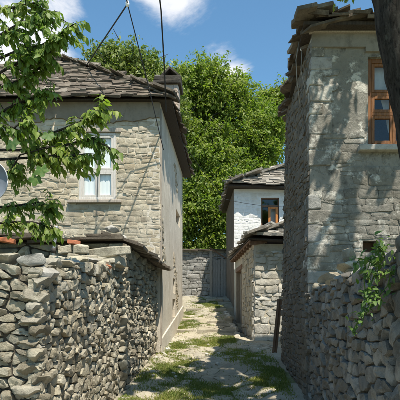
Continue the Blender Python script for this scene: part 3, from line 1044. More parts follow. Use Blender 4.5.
slates(roof1, (-1.2, 11.16, EZ), (-1.2, 17.85, EZ), (-4.84, 14.35, 8.75), (-4.84, 14.5, 8.75), M['slate'], rng, 0.34, 0.2, maxparts=30, rows_as_parts=1)
# ridge slates on the visible hip
for k in range(24):
    t = (k + .3) / 24
    c = Vector((-1.25, 11.2, EZ)).lerp(Vector((-4.84, 14.3, 8.75)), t) + Vector((0, 0, .035))
    slab(roof1, c, rng.uniform(.22, .34), rng.uniform(.26, .38), .034, 'slate', rng, rng.uniform(.0, 1.2), rng.uniform(.15, .4), rng.uniform(.15, .4), name='ridge_slate')
# chimney
CX, CY = -1.505, 13.3
ch = MB().box((CX - .27, CY - .27, 6.45), (CX + .27, CY + .27, 7.48)).build('chimney', M['chimney_stone'], roof1)
for (zz, hh) in ((6.78, .16), (6.95, .13), (7.09, .18), (7.28, .19)):
    for fside in range(2):
        x = -.28
        while x < .2:
            x1 = min(x + rng.uniform(.14, .3), .28)
            if fside == 0:
                q = MB().box((CX + x + .005, CY - .295, zz), (CX + x1 - .005, CY - .25, zz + hh - .012), .007, rng)
            else:
                q = MB().box((CX + .25, CY + x + .005, zz), (CX + .292, CY + x1 - .005, zz + hh - .012), .007, rng)
            soft(q.build('stone', M['chimney_stone'], h1), .01, 2)
            x = x1
soft(MB().box((CX - .36, CY - .36, 7.485), (CX + .36, CY + .36, 7.57), .015, rng).build('chimney_slab', M['soot'], h1), .01, 1)
soft(MB().box((CX - .34, CY - .33, 7.575), (CX + .35, CY + .33, 7.68), .018, rng).build('chimney_slab', M['soot'], h1), .01, 1)
for sx in (-1, 1):
    vs, fs = slate_geo(Vector((CX + .07 + sx * .13, CY, 7.81)), Vector((1, 0, -sx * .95)).normalized(), Vector((0, 1, 0)), Vector((sx * .95, 0, 1)).normalized(), .38, .5, .05, rng, .06)
    mesh_obj('chimney_cap', vs, fs, M['soot'], h1)
slab(h1, (CX - .22, CY, 7.72), .22, .4, .06, 'slab', rng, 0, 0, .1, name='chimney_cap')

# ================================================================== yard wall (with slate coping) in front of it
rng = random.Random(21)
yw = thing('slate_coped_wall', (-1.7, 9.8, 0.4), 'stone yard wall under overhanging slate coping, joining the left house', 'wall')
YX, Y0, Y1 = -1.66, 8.28, 11.36
def yx(y):
    return YX + (y - Y0) * .04
core = MB().box((-6.2, Y0 + .04, 0.0), (YX - .04, Y0 + .5, 2.72))
core.hexa([(YX - .5, Y0 + .5, 0), (yx(Y0 + .5) - .05, Y0 + .5, 0), (yx(Y1) - .05, Y1, 0), (YX - .5, Y1, 0)], [(YX - .5, Y0 + .5, 2.6), (yx(Y0 + .5) - .05, Y0 + .5, 2.6), (yx(Y1) - .05, Y1, 2.5), (YX - .5, Y1, 2.5)])
core.build('wall_core', M['rubble_fill'], yw)
masonry(yw, (YX - .04, Y0, 0.05), (0, 1, 0), (1, 0, 0), Y1 - Y0, 2.62, 0.20, 0.11, 0.07, 0.015, M['rubble'], rng, top=lambda u: 2.66 - .05 * u, maxparts=170, minpx=3.0, detail=2, jit=.45, mapf=lambda u, v, n: Vector((yx(Y0 + u) - .05 + n, Y0 + u, .05 + v)))
masonry(yw, (-6.2, Y0 + .04, 1.7), (1, 0, 0), (0, -1, 0), 4.5, 1.0, 0.30, 0.14, 0.06, 0.016, M['rubble'], rng, maxparts=100, minpx=4.0)
x = -6.2
while x < YX - .28:
    ww = min(rng.uniform(.5, .95), YX + .12 - x)
    slab(yw, (x + ww / 2, Y0 + .2, 2.76 + rng.uniform(0, .03)), ww * 1.15, .8, .045, 'slate', rng, rng.uniform(-.08, .08), rng.uniform(.0, .08), rng.uniform(-.05, .05))
    if rng.random() < .7:
        slab(yw, (x + ww / 2 + .02, Y0 + .25, 2.82 + rng.uniform(0, .03)), ww * .9, .6, .035, 'slate', rng, rng.uniform(-.2, .2), rng.uniform(-.06, .08), rng.uniform(-.08, .05))
    x += ww * .85
y = Y0 + .1
while y < Y1 + .05:
    ww = rng.uniform(.35, .6)
    t = (y - Y0) / (Y1 - Y0)
    slab(yw, (yx(y) - .1 + rng.uniform(-.05, .05), y + ww / 2, 2.80 - .20 * t), .75, ww * 1.25, .045, 'slate', rng, rng.uniform(-.15, .15), rng.uniform(-.06, .0), .26 + rng.uniform(-.08, .08))
    if rng.random() < .8:
        slab(yw, (yx(y) - .2 + rng.uniform(-.05, .05), y + ww / 2, 2.87 - .20 * t), .55, ww, .04, 'slate', rng, rng.uniform(-.3, .3), rng.uniform(-.1, .05), .24 + rng.uniform(-.1, .1))
    y += ww * .9
for (px, py, d, s_) in ((111, 227, 8.5, (.32, .25, .16)), (123, 236, 8.8, (.18, .2, .17)), (132, 247, 9.2, (.16, .22, .14)), (143, 259, 10.0, (.14, .16, .10))):
    lump(yw, P(px, py + 2, d), s_, 'slab', rng)

# ================================================================== near left rubble wall
rng = random.Random(31)
nw = thing('rubble_wall', (-1.9, 6.2, 0.0), 'sunlit dry rubble wall with rounded corner along the left of the lane', 'wall')
NX, N0, N1 = -1.70, 4.62, 8.26
core = MB()
core.hexa([(-4.4, N0 + .07, -.3), (NX - .07, N0 + .07, -.3), (NX - .07, N0 + .55, -.3), (-4.4, N0 + .55, -.3)],
          [(-4.4, N0 + .07, 2.05), (NX - .07, N0 + .07, 1.93), (NX - .07, N0 + .55, 1.97), (-4.4, N0 + .55, 2.05)])
core.hexa([(NX - .6, N0 + .55, -.3), (NX - .07, N0 + .55, -.3), (NX - .07, N1, -.3), (NX - .6, N1, -.3)],
          [(NX - .6, N0 + .55, 1.98), (NX - .07, N0 + .55, 1.96), (NX - .07, N1, 2.40), (NX - .6, N1, 2.40)])
core.build('wall_core', M['rubble_fill'], nw)
masonry(nw, (NX - .07, N0 + .02, -.12), (0, 1, 0), (1, 0, 0), N1 - N0, 2.2, 0.175, 0.095, 0.062, 0.010, M['rubble'], rng, top=lambda u: 2.10 + .125 * u + .03 * math.sin(u * 5), maxparts=205, minpx=3.0, back=.06, jit=.5, detail=2)
masonry(nw, (-4.4, N0 + .07, -.12), (1, 0, 0), (0, -1, 0), 4.4 + NX, 2.2, 0.185, 0.092, 0.058, 0.010, M['rubble'], rng, top=lambda u: 2.16 + .03 * math.sin(u * 4) - .04 * max(0, u - 2.2), maxparts=95, minpx=4.0, back=.06, jit=.5, detail=2)
# capping stones
x = -2.9
while x < -1.85:
    w_ = rng.uniform(.16, .34)
    lump(nw, (x + w_ / 2, N0 + .2, 2.07 + rng.uniform(-.02, .02)), (w_ * 1.15, .36, rng.uniform(.10, .17)), rng.choice(['rubble', 'rubble', 'slab']), rng, rz=rng.uniform(-.3, .3)); x += w_ * .9
lump(nw, (-1.80, N0 + .3, 1.97), (.34, .55, .26), 'slab', rng, rz=.2)
y = N0 + .7
while y < N1 - .1:
    t = (y - N0) / (N1 - N0)
    lump(nw, (NX - .22 + rng.uniform(-.05, .05), y, 2.0 + .44 * t), (.36, rng.uniform(.25, .42), rng.uniform(.11, .18)), rng.choice(['rubble', 'slab']), rng, rz=rng.uniform(-.3, .3))
    y += rng.uniform(.24, .34)
for (px, py, d, sx, sy, t) in ((81, 249, 7.7, .2, .2, .13), (75, 259, 7.4, .22, .2, .12), (66, 250, 7.8, .18, .2, .13), (108, 252, 7.85, .46, .3, .13), (101, 262, 7.6, .42, .3, .07), (90, 258, 7.6, .26, .25, .06), (116, 262, 7.9, .2, .3, .14), (62, 262, 7.2, .3, .3, .1)):
    soft(slab(nw, P(px, py, d), sx, sy, t, 'rubble_pale', rng, rng.uniform(-.3, .3), rng.uniform(-.15, .15), rng.uniform(-.15, .15), name='cap_stone', j=.38), .018, 2)
z, k = -.05, 0
while z < 1.9:                     # corner stones of the rubble wall, laid alternately along either face
    hh = rng.uniform(.09, .15)
    sz = (.34, .2, hh * 1.35) if k % 2 else (.2, .36, hh * 1.35)
    lump(nw, (NX - (.12 if k % 2 else .06) + rng.uniform(-.015, .015), N0 + (.06 if k % 2 else .13) + rng.uniform(-.015, .015), z + hh / 2), sz, 'rubble', rng, name='corner_stone', rz=rng.uniform(-.12, .12))
    z += hh; k += 1
z = .1
while z < 2.35:
    hh = rng.uniform(.10, .17)
    lump(nw, (NX - .02 + rng.uniform(-.02, .02), N1 - .02 + rng.uniform(-.03, .03), z + hh / 2), (.2, rng.uniform(.2, .34), hh * 1.3), 'rubble', rng, name='corner_stone', rz=rng.uniform(-.12, .12))
    z += hh
def loose(name, px, py, d, sx, sy, sz, rz, label, cat, mat='brick', tilt=.1):
    R = Matrix.Rotation(rz, 3, 'Z') @ Matrix.Rotation(tilt, 3, 'Y')
    c = P(px, py, d)
    vs, fs = slate_geo(c, R @ Vector((1, 0, 0)), R @ Vector((0, 1, 0)), R @ Vector((0, 0, 1)), sx, sy, sz, rng, .08)
    o = mesh_obj(name, vs, fs, M[mat])
    soft(o, .008, 2)
    return tag(o, label, cat, 'loose bricks on the wall top')
loose('brick', 74, 242.5, 7.95, .19, .11, .065, .2, 'pale orange broken brick lying beside white stones on the wall top', 'brick')
loose('roof_tile', 103, 265, 7.35, .20, .16, .055, -.3, 'bright orange tile piece at the outer edge of the wall top', 'tile', tilt=.35)
loose('brick', 7, 240.5, 7.9, .26, .13, .07, .1, 'dull red brick at the far left end of the yard wall', 'brick')
# iron rod stuck into the wall
rod = thing('iron_rod', P(54, 262, 7.3), 'bent pale metal pipe standing upright on the left wall', 'pipe')
r_ = MB().tube([P(53.0, 266, 7.3), P(53.5, 252, 7.3), P(55, 240, 7.3), P(56.2, 228, 7.3)], .022, 10)
r_.build('pipe', M['iron'], rod, smooth=True)
MB().tube([P(53.4, 253, 7.27), P(53.9, 248, 7.27)], .034, 10).build('collar', M['dark_iron'], rod, smooth=True)
MB().tube([P(56.6, 229, 7.3), P(55.6, 227, 7.3)], .034, 10).build('cap', M['iron'], rod, smooth=True)
# round grey dish at the left edge
ds = thing('satellite_dish', (-2.46, 5.35, 0.2), 'round grey dish at the left edge, half outside the picture', 'dish')
c = P(-9, 181, 5.35)
vs, fs = [], []
nseg = 28
prof = [(0.0, .05), (.08, .044), (.14, .025), (.175, 0.0), (.182, -.012), (.17, .012), (.13, .04), (0.0, .065)]
for (rr, yy) in prof:
    for k in range(nseg):
        a = 2 * math.pi * k / nseg
        vs.append((c.x + rr * math.cos(a), c.y + yy, c.z + rr * 1.15 * math.sin(a)))
for i in range(len(prof) - 1):
    for k in range(nseg):
        fs.append((i * nseg + k, i * nseg + (k + 1) % nseg, (i + 1) * nseg + (k + 1) % nseg, (i + 1) * nseg + k))
mesh_obj('reflector', vs, fs, M['dish'], ds, smooth=True)
rim = MB()
rim.tube([(c.x + .182 * math.cos(a), c.y - .008, c.z + .21 * math.sin(a)) for a in np.linspace(0, 2 * math.pi, 30)], .007, 6).build('rim', M['iron'], ds, smooth=True)
MB().tube([(c.x - .03, c.y + .1, .1), (c.x - .03, c.y + .1, c.z)], .025, 8).build('mast', M['iron'], ds, smooth=True)

# ================================================================== right house
rng = random.Random(41)
h2 = thing('stone_house', (3.9, 10, 0.2), 'tall grey weathered stone house with brown framed window on the right', 'house')
TZ = 6.04
sideB = [(1.25, 8.0), (1.05, 11.5)]
sideT = [(1.39, 8.0), (1.37, 11.5)]
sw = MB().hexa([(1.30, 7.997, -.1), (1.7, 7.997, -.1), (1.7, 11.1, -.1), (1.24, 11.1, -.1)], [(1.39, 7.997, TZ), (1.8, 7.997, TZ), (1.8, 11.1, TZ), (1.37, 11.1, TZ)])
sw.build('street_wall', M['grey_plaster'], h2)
win2 = (2.29 - 1.6, 3.12 - 1.6, 4.21 + .1, 5.65 + .1)
nic = (2.21 - 1.6, 2.43 - 1.6, 2.53 + .1, 2.71 + .1)
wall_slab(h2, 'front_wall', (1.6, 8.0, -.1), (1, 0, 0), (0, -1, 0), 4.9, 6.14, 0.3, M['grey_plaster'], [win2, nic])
MB().box((nic[0] + 1.605, 8.22, nic[2] - .095), (nic[1] + 1.595, 8.27, nic[3] - .105)).build('shutter', M['dark_wood'], h2)
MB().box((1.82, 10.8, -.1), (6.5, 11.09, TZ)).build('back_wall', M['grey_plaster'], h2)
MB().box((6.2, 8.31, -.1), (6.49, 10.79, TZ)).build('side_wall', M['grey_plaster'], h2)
def blot(u, v):
    return math.sin(u * 3.1 + v * 1.3) + math.sin(u * 1.7 - v * 2.9 + 1) + .8 * math.sin(u * 7.3 + v * 5.1)
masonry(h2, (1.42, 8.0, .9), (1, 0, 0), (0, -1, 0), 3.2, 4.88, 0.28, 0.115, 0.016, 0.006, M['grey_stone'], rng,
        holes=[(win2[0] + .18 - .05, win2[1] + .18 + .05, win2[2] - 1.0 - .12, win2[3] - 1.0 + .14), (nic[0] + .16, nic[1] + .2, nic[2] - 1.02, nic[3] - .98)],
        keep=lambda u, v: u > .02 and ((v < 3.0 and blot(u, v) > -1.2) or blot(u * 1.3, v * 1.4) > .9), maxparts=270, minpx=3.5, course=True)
def smap(u, v, n):                      # u: 0 near .. 1 far end, v height
    t = u / 3.1
    tz = (v + .1) / (TZ + .1)
    xb, xt = 1.30 + (1.24 - 1.30) * t, 1.39 + (1.37 - 1.39) * t
    return Vector((xb + (xt - xb) * tz - n, 8.0 + u, v))
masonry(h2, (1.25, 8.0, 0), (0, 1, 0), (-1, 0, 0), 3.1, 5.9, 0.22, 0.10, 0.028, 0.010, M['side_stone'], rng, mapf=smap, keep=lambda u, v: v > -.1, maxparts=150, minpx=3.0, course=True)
# corner stones
z, k = .1, 0
while z < 5.7:
    hh = rng.uniform(.2, .32)
    wl = .34 if k % 2 else .2
    xl = lambda zz: 1.30 + .09 * (zz + .1) / (TZ + .1)
    a, b_ = xl(z), xl(z + hh)
    q = MB().hexa([(a - .022, 7.976, z), (a + wl, 7.976, z), (a + wl, 8.2, z), (a - .022, 8.2 + (.2 if k % 2 == 0 else 0), z)],
                  [(b_ - .022, 7.976, z + hh - .014), (b_ + wl, 7.976, z + hh - .014), (b_ + wl, 8.2, z + hh - .014), (b_ - .022, 8.2 + (.2 if k % 2 == 0 else 0), z + hh - .014)])
    q.v = [tuple(c + rng.uniform(-.013, .013) for c in v) for v in q.v]
    if z > 4.3 or rng.random() < .55:
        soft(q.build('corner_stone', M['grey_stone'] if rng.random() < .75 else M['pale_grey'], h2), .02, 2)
    z += hh; k += 1
pb = MB().box((1.385, 7.955, 5.79), (2.24, 7.997, 6.02)); pb.box((2.24, 7.955, 5.72), (6.49, 7.997, 6.02))
pb.build('plaster_band', M['top_plaster'], h2)
soft(MB().box((1.34, 7.9, 6.0), (6.55, 7.99, 6.035)).build('wall_plate', M['old_wood'], h2), .006, 1)
fx0, fx1, fz0, fz1 = 1.6 + win2[0], 1.6 + win2[1], win2[2] - .1, win2[3] - .1
window(h2, fx0 + .004, fx1 - .004, fz0 + .004, fz1 - .004, 8.09, M['brown_wood'], transom=[fz0 + .55, fz0 + .87], fw=.07, cols=2, curtain=M['dim_curtain'], cdrop=.9)
soft(MB().box((fx0 - .17, 7.86, fz0 - .09), (fx1 + .17, 8.1, fz0 - .002), .006, rng).build('sill', M['slab'], h2), .012)
RZ2 = 6.07
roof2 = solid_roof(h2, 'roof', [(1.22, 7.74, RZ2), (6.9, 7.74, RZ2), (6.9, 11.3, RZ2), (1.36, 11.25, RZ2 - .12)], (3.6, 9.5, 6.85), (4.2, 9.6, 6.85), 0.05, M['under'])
slates(roof2, (1.22, 7.74, RZ2), (6.9, 7.74, RZ2), (3.5, 9.5, 6.85), (3.9, 9.5, 6.85), M['slate'], rng, .26, .14, t=.035, maxparts=60, rows_as_parts=2, over=.08)
slates(roof2, (1.36, 11.25, RZ2 - .12), (1.22, 7.74, RZ2), (3.6, 9.6, 6.85), (3.6, 9.5, 6.85), M['slate'], rng, .24, .14, t=.035, maxparts=60, rows_as_parts=2, over=.1)
slates(roof2, (1.36, 11.25, RZ2 - .20), (1.24, 7.78, RZ2 - .11), (2.2, 11.0, RZ2 + .05), (2.2, 8.1, RZ2 + .05), M['slate'], rng, .24, .5, t=.04, maxparts=40, rows_as_parts=1, over=.03, lift=-.06, name='eave_slab')
for (px, py, dd) in ((300.5, 40, 8.5), (302.5, 48, 8.4)):
    c = P(px, py, dd)
    ins = MB()
    ins.tube([c + Vector((0, 0, -.05)), c + Vector((0, 0, -.03)), c + Vector((0, 0, 0)), c + Vector((0, 0, .02)), c + Vector((0, 0, .05))], [.02, .04, .03, .042, .015], 10)
    o = ins.build('insulator', M['porcelain'], h2, smooth=True)
for (pts, rr) in (([(299, 42), (296, 60), (297, 80), (300, 104)], .008), ([(302, 50), (301, 70), (305, 88), (308, 104)], .008)):
    MB().tube([P(a, b_, 8.35) for a, b_ in pts], rr, 6).build('hanging_cable', M['old_wood'], h2, smooth=True)

# ================================================================== right garden wall
rng = random.Random(51)
rw = thing('garden_wall', (1.5, 5, 0), 'shaded dry stone garden wall of large grey blocks on the right', 'wall')
GX = 1.27
def rtop(d):
    return float(np.interp(d, [1.2, 3.86, 3.95, 4.4, 8.0], [2.28, 2.26, 2.12, 2.06, 1.90]))
cg = MB()
dl = [1.2, 3.88, 3.93, 5.5, 8.0]
for a, b_ in zip(dl[:-1], dl[1:]):
    za, zb = rtop(a) - .08, rtop(b_) - .08
    cg.hexa([(GX + .08, a, -.3), (GX + .55, a, -.3), (GX + .55, b_, -.3), (GX + .08, b_, -.3)], [(GX + .08, a, za), (GX + .55, a, za), (GX + .55, b_, zb), (GX + .08, b_, zb)])
cg.build('wall_core', M['rubble_fill'], rw)
masonry(rw, (GX + .08, 1.2, -.15), (0, 1, 0), (-1, 0, 0), 2.7, 2.3, .30, .18, .07, .016, M['dark_stone'], rng, top=lambda u: rtop(1.2 + u) + .12, maxparts=60, minpx=3, back=.06, jit=.45, detail=2)
masonry(rw, (GX + .08, 3.92, -.15), (0, 1, 0), (-1, 0, 0), 4.06, 2.1, .22, .12, .065, .014, M['dark_stone'], rng, top=lambda u: rtop(3.96 + u) + .12, maxparts=230, minpx=3, back=.06, jit=.48, detail=2)
d = 3.98
while d < 7.9:
    lump(rw, (GX + .25 + rng.uniform(-.06, .06), d + .1, rtop(d) - .02), (rng.uniform(.35, .5), rng.uniform(.25, .4), rng.uniform(.12, .2)), rng.choice(['dark_stone', 'slab', 'rubble']), rng, rz=rng.uniform(-.4, .4))
    d += rng.uniform(.2, .34)
for (px, py, dd, s_) in ((352, 267, 4.75, (.46, .36, .14)), (358, 275, 4.6, (.5, .34, .07)), (330, 279, 5.6, (.32, .4, .24)), (349, 255, 5.0, (.2, .22, .24)), (322, 287, 6.4, (.3, .3, .18)), (358, 281, 4.5, (.42, .3, .07)), (341, 282, 5.3, (.4, .3, .14))):
    dd = 1.43 * F / (px - VX)          # they lie on the wall top
    c = P(px, py, dd)
    lump(rw, c, tuple(q * 1.1 for q in s_), rng.choice(['rubble', 'dark_stone', 'rubble']), rng, rz=rng.uniform(-.3, .3))
for d in (1.5, 1.9, 2.35, 2.8, 3.25, 3.7):
    lump(rw, (GX + .28, d, 2.2), (.5, .46, .24), 'dark_stone', rng, rz=rng.uniform(-.2, .2))

# ================================================================== white house at the back
rng = random.Random(61)
h3 = thing('whitewashed_house', (3.4, 21.5, 1.4), 'whitewashed house with slate roof and orange window at the lane end', 'house')
win3 = (1.37 - .34, 2.06 - .34, 4.64 - .8, 5.87 - .8)
wall_slab(h3, 'front_wall', (.34, 19.0, .8), (1, 0, 0), (0, -1, 0), 6.2, 5.4, .3, M['whitewash'], [win3])
masonry(h3, (.34, 19.0, 3.6), (1, 0, 0), (0, -1, 0), 3.2, 2.45, .30, .14, .010, .005, M['white_stone'], rng, holes=[(win3[0] - .02, win3[1] + .02, win3[2] - 2.8 - .05, win3[3] - 2.8 + .02)], maxparts=120, minpx=4.5, course=True)
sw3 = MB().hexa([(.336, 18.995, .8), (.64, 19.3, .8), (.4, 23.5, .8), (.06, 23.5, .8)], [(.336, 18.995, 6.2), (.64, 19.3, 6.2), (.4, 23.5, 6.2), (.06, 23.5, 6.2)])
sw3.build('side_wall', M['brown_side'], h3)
MB().box((.41, 23.2, .8), (6.5, 23.48, 6.2)).build('back_wall', M['whitewash'], h3)
MB().box((6.22, 19.31, .8), (6.52, 23.19, 6.2)).build('side_wall', M['whitewash'], h3)
a0, a1, b0, b1 = .34 + win3[0], .34 + win3[1], .8 + win3[2], .8 + win3[3]
wf = MB()
wf.box((a0 + .003, 19.05, b0 + .003), (a0 + .05, 19.13, b1 - .003)); wf.box((a1 - .05, 19.05, b0 + .003), (a1 - .003, 19.13, b1 - .003))
wf.box((a0 + .05, 19.05, b1 - .05), (a1 - .05, 19.13, b1 - .003)); wf.box((a0 + .05, 19.05, b0 + .003), (a1 - .05, 19.13, b0 + .05))
wf.box((a0 + .05, 19.05, b1 - .34), (a1 - .05, 19.13, b1 - .28))
w3 = wf.build('window', M['dark_wood'], h3)
MB().box((a0 + .05, 19.085, b1 - .28), (a1 - .05, 19.09, b1 - .05)).build('pane', M['glass'], w3)
MB().box((a0 + .05, 19.10, b0 + .05), (a0 + .27, 19.105, b1 - .34)).build('pane', M['glass'], w3)
ca = MB()
c0, c1, e0, e1 = a0 + .275, a1 - .052, b0 + .052, b1 - .345
ca.box((c0, 19.0, e0), (c0 + .085, 19.06, e1)); ca.box((c1 - .085, 19.0, e0), (c1, 19.06, e1)); ca.box((c0 + .085, 19.0, e0), (c1 - .085, 19.06, e0 + .09)); ca.box((c0 + .085, 19.0, e1 - .08), (c1 - .085, 19.06, e1))
soft(ca.build('sash', M['orange_wood'], w3), .006, 1)
MB().box((c0 + .08, 19.03, e0 + .085), (c1 - .08, 19.035, e1 - .075)).build('pane', M['glass'], w3)
MB().box((c0 + .02, 19.2, e0), (c1 - .0, 19.205, e1)).build('curtain', M['dim_curtain'], w3)
soft(MB().box((a0 - .1, 18.9, b0 - .06), (a1 + .1, 19.1, b0 - .002)).build('sill', M['slab'], h3), .01)
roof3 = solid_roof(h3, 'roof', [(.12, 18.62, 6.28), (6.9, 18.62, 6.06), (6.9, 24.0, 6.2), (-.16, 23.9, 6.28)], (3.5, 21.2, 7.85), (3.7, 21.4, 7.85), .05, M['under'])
slates(roof3, (.12, 18.62, 6.28), (6.9, 18.62, 6.06), (3.4, 21.2, 7.85), (3.7, 21.2, 7.85), M['slate_pale'], rng, .34, .15, t=.045, maxparts=200)
slates(roof3, (-.16, 23.9, 6.28), (.12, 18.62, 6.28), (3.5, 21.4, 7.85), (3.5, 21.2, 7.85), M['slate_pale'], rng, .36, .25, t=.045, maxparts=20, rows_as_parts=1)
for k in range(14):
    t = (k + .2) / 14
    c = Vector((.12, 18.62, 6.30)).lerp(Vector((3.5, 21.2, 7.87)), t) + Vector((0, 0, .12))
    slab(roof3, c, .36, .44, .045, 'slab' if k > 9 else 'slate_pale', rng, rng.uniform(-.9, -.4), rng.uniform(.0, .3), rng.uniform(-.1, .3), name='ridge_slate')

# ================================================================== low shed in front of the white house
rng = random.Random(71)
h4 = thing('stone_shed', (1.6, 16, .8), 'low pale stone shed with slate roof and boarded door below the white house', 'shed')
LA, LB = Vector((.78, 13.5, .2)), Vector((.36, 18.9, .2))
lu = (LB - LA).normalized()
ln = Vector((-lu.y, lu.x, 0))
MB().box((.84, 13.5, .2), (3.3, 13.8, 3.38)).build('front_wall', M['house_mortar'], h4)
masonry(h4, (.79, 13.5, .3), (1, 0, 0), (0, -1, 0), 1.9, 2.9, .36, .17, .05, .012, M['pale_stone'], rng, maxparts=120, minpx=4, course=True, detail=2)
dr0, dr1 = 2.9, 4.5                       # door along the street wall
wall_slab(h4, 'street_wall', LA, lu, ln, 5.4, 3.2, .3, M['street_plaster'], [(dr0, dr1, .55, 2.75)])
masonry(h4, LA, lu, ln, 2.6, 3.1, .34, .16, .035, .013, M['pale_stone'], rng, maxparts=40, minpx=3, course=True)
MB().box((3.0, 13.81, .2), (3.3, 18.9, 3.38)).build('side_wall', M['house_mortar'], h4)
door = thing_door = None
k = 0
dm = MB().hexa([LA + lu * (dr0 + .02) + ln * -.16 + Vector((0, 0, .56)), LA + lu * (dr1 - .02) + ln * -.16 + Vector((0, 0, .56)), LA + lu * (dr1 - .02) + ln * -.2 + Vector((0, 0, .56)), LA + lu * (dr0 + .02) + ln * -.2 + Vector((0, 0, .56))],
               [LA + lu * (dr0 + .02) + ln * -.16 + Vector((0, 0, 2.73)), LA + lu * (dr1 - .02) + ln * -.16 + Vector((0, 0, 2.73)), LA + lu * (dr1 - .02) + ln * -.2 + Vector((0, 0, 2.73)), LA + lu * (dr0 + .02) + ln * -.2 + Vector((0, 0, 2.73))])
door = dm.build('door', M['dark_wood'], h4)
nb = 8
for k in range(nb):
    u0 = dr0 + .03 + (dr1 - dr0 - .06) * k / nb
    u1 = dr0 + .03 + (dr1 - dr0 - .06) * (k + 1) / nb - .012
    pts = lambda n_, z_: [LA + lu * uu + ln * nn + Vector((0, 0, z_)) for uu, nn in ((u0, n_), (u1, n_), (u1, -.155), (u0, -.155))]
    MB().hexa(pts(-.12, .58), pts(-.12, 2.7)).build('board', M['door_paint'], door)
for uu in (dr0 - .07, dr1 + .0):
    pts = lambda z_: [LA + lu * (uu + a) + ln * b_ + Vector((0, 0, z_)) for a, b_ in ((0, .03), (.1, .03), (.1, -.15), (0, -.15))]
    MB().hexa(pts(.3), pts(2.9)).build('door_post', M['old_wood'], h4)
q = [LA + lu * a + ln * b_ + Vector((0, 0, 2.75)) for a, b_ in ((dr0 - .2, .035), (dr1 + .2, .035), (dr1 + .2, -.15), (dr0 - .2, -.15))]
MB().hexa(q, [p + Vector((0, 0, .14)) for p in q]).build('lintel', M['rafter'], h4)
roof4 = solid_roof(h4, 'roof', [(.64, 13.18, 3.50), (3.6, 13.18, 3.36), (3.6, 18.6, 3.5), (.16, 18.6, 3.48)], (1.7, 15.2, 4.05), (1.9, 16.0, 4.05), .03, M['under'])
slates(roof4, (.64, 13.18, 3.5), (3.6, 13.18, 3.36), (1.6, 15.2, 4.05), (2.0, 15.2, 4.05), M['slab'], rng, .5, .24, t=.05, maxparts=80)
slates(roof4, (.16, 18.6, 3.48), (.64, 13.18, 3.5), (1.7, 16.0, 4.05), (1.7, 15.2, 4.05), M['slate_pale'], rng, .40, .24, t=.045, maxparts=30, rows_as_parts=1)
for (px, py, dd, s1) in ((270, 229, 15.3, .55), (275, 233, 15.0, .6), (262, 233, 15.0, .5), (281, 232, 15.2, .5), (272, 226, 15.6, .35)):
    slab(roof4, P(px, py, dd), s1, .5, .06, 'slab', rng, rng.uniform(-.5, .5), rng.uniform(-.2, .2), rng.uniform(-.35, .35), name='ridge_slate')
for k in range(9):
    t = (k + .4) / 9
    e = Vector((.64, 13.18, 3.38)).lerp(Vector((.16, 18.6, 3.37)), t)
    MB().bar(e + Vector((.03, 0, .005)), e + Vector((.5, .1, .07)), .07, .09).build('rafter', M['rafter'], h4)
MB().bar((.66, 13.2, 3.425), (.19, 18.58, 3.41), .03, .035).build('fascia', M['rafter'], h4)
# weathered board leaning at the gap
pk = thing('leaning_boards', (1.0, 12.0, .7), 'reddish brown weathered boards leaning at the corner of the right house', 'boards')
for (xa, ya, xt, w_) in ((1.10, 11.5, 1.24, .05), (1.16, 11.56, 1.30, .07)):
    MB().bar((xa, ya, .55), (xt, ya + .1, 1.85), w_, .03, (0, 1, 0)).build('board', M['dark_wood'], pk)

# ================================================================== end of the lane
rng = random.Random(81)
fw_ = thing('end_wall', (-1.5, 24.2, 2.2), 'grey stone wall closing off the upper end of the lane', 'wall')
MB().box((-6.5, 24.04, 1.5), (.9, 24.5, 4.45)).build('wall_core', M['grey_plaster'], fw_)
masonry(fw_, (-3.0, 24.04, 2.0), (1, 0, 0), (0, -1, 0), 3.6, 2.5, .34, .16, .03, .010, M['pale_grey'], rng, maxparts=110, minpx=4, course=True)
x = -3.2
while x < .8:
    ww = rng.uniform(.5, .8)
    slab(fw_, (x + ww / 2, 24.25, 4.5), ww * 1.1, .75, .06, 'slate', rng, rng.uniform(-.1, .1), .05, rng.uniform(-.05, .05), name='coping_slab')
    x += ww * .95
gt = thing('board_gate', (-.3, 23.5, 2.2), 'silver grey board gate between posts at the end of the lane', 'gate')
gb = gzf(-.3, 23.5)
for k in range(5):
    x = -.58 + k * .125
    MB().box((x, 23.48, gb + .06), (x + .11, 23.505, gb + 1.85 + rng.uniform(-.08, .05))).build('board', M['gate_wood'], gt)
for zz in (.4, 1.5):
    MB().box((-.60, 23.508, gb + zz), (.05, 23.55, gb + zz + .09)).build('rail', M['gate_wood'], gt)
for x in (-.72, .06):
    MB().box((x, 23.44, gb - .1), (x + .12, 23.56, gb + 2.2)).build('post', M['old_wood'], gt)
MB().bar((-.72, 23.42, gb + 2.35), (.2, 23.42, gb + 1.75), .05, .12, (0, 1, 0)).build('brace', M['dark_wood'], gt)

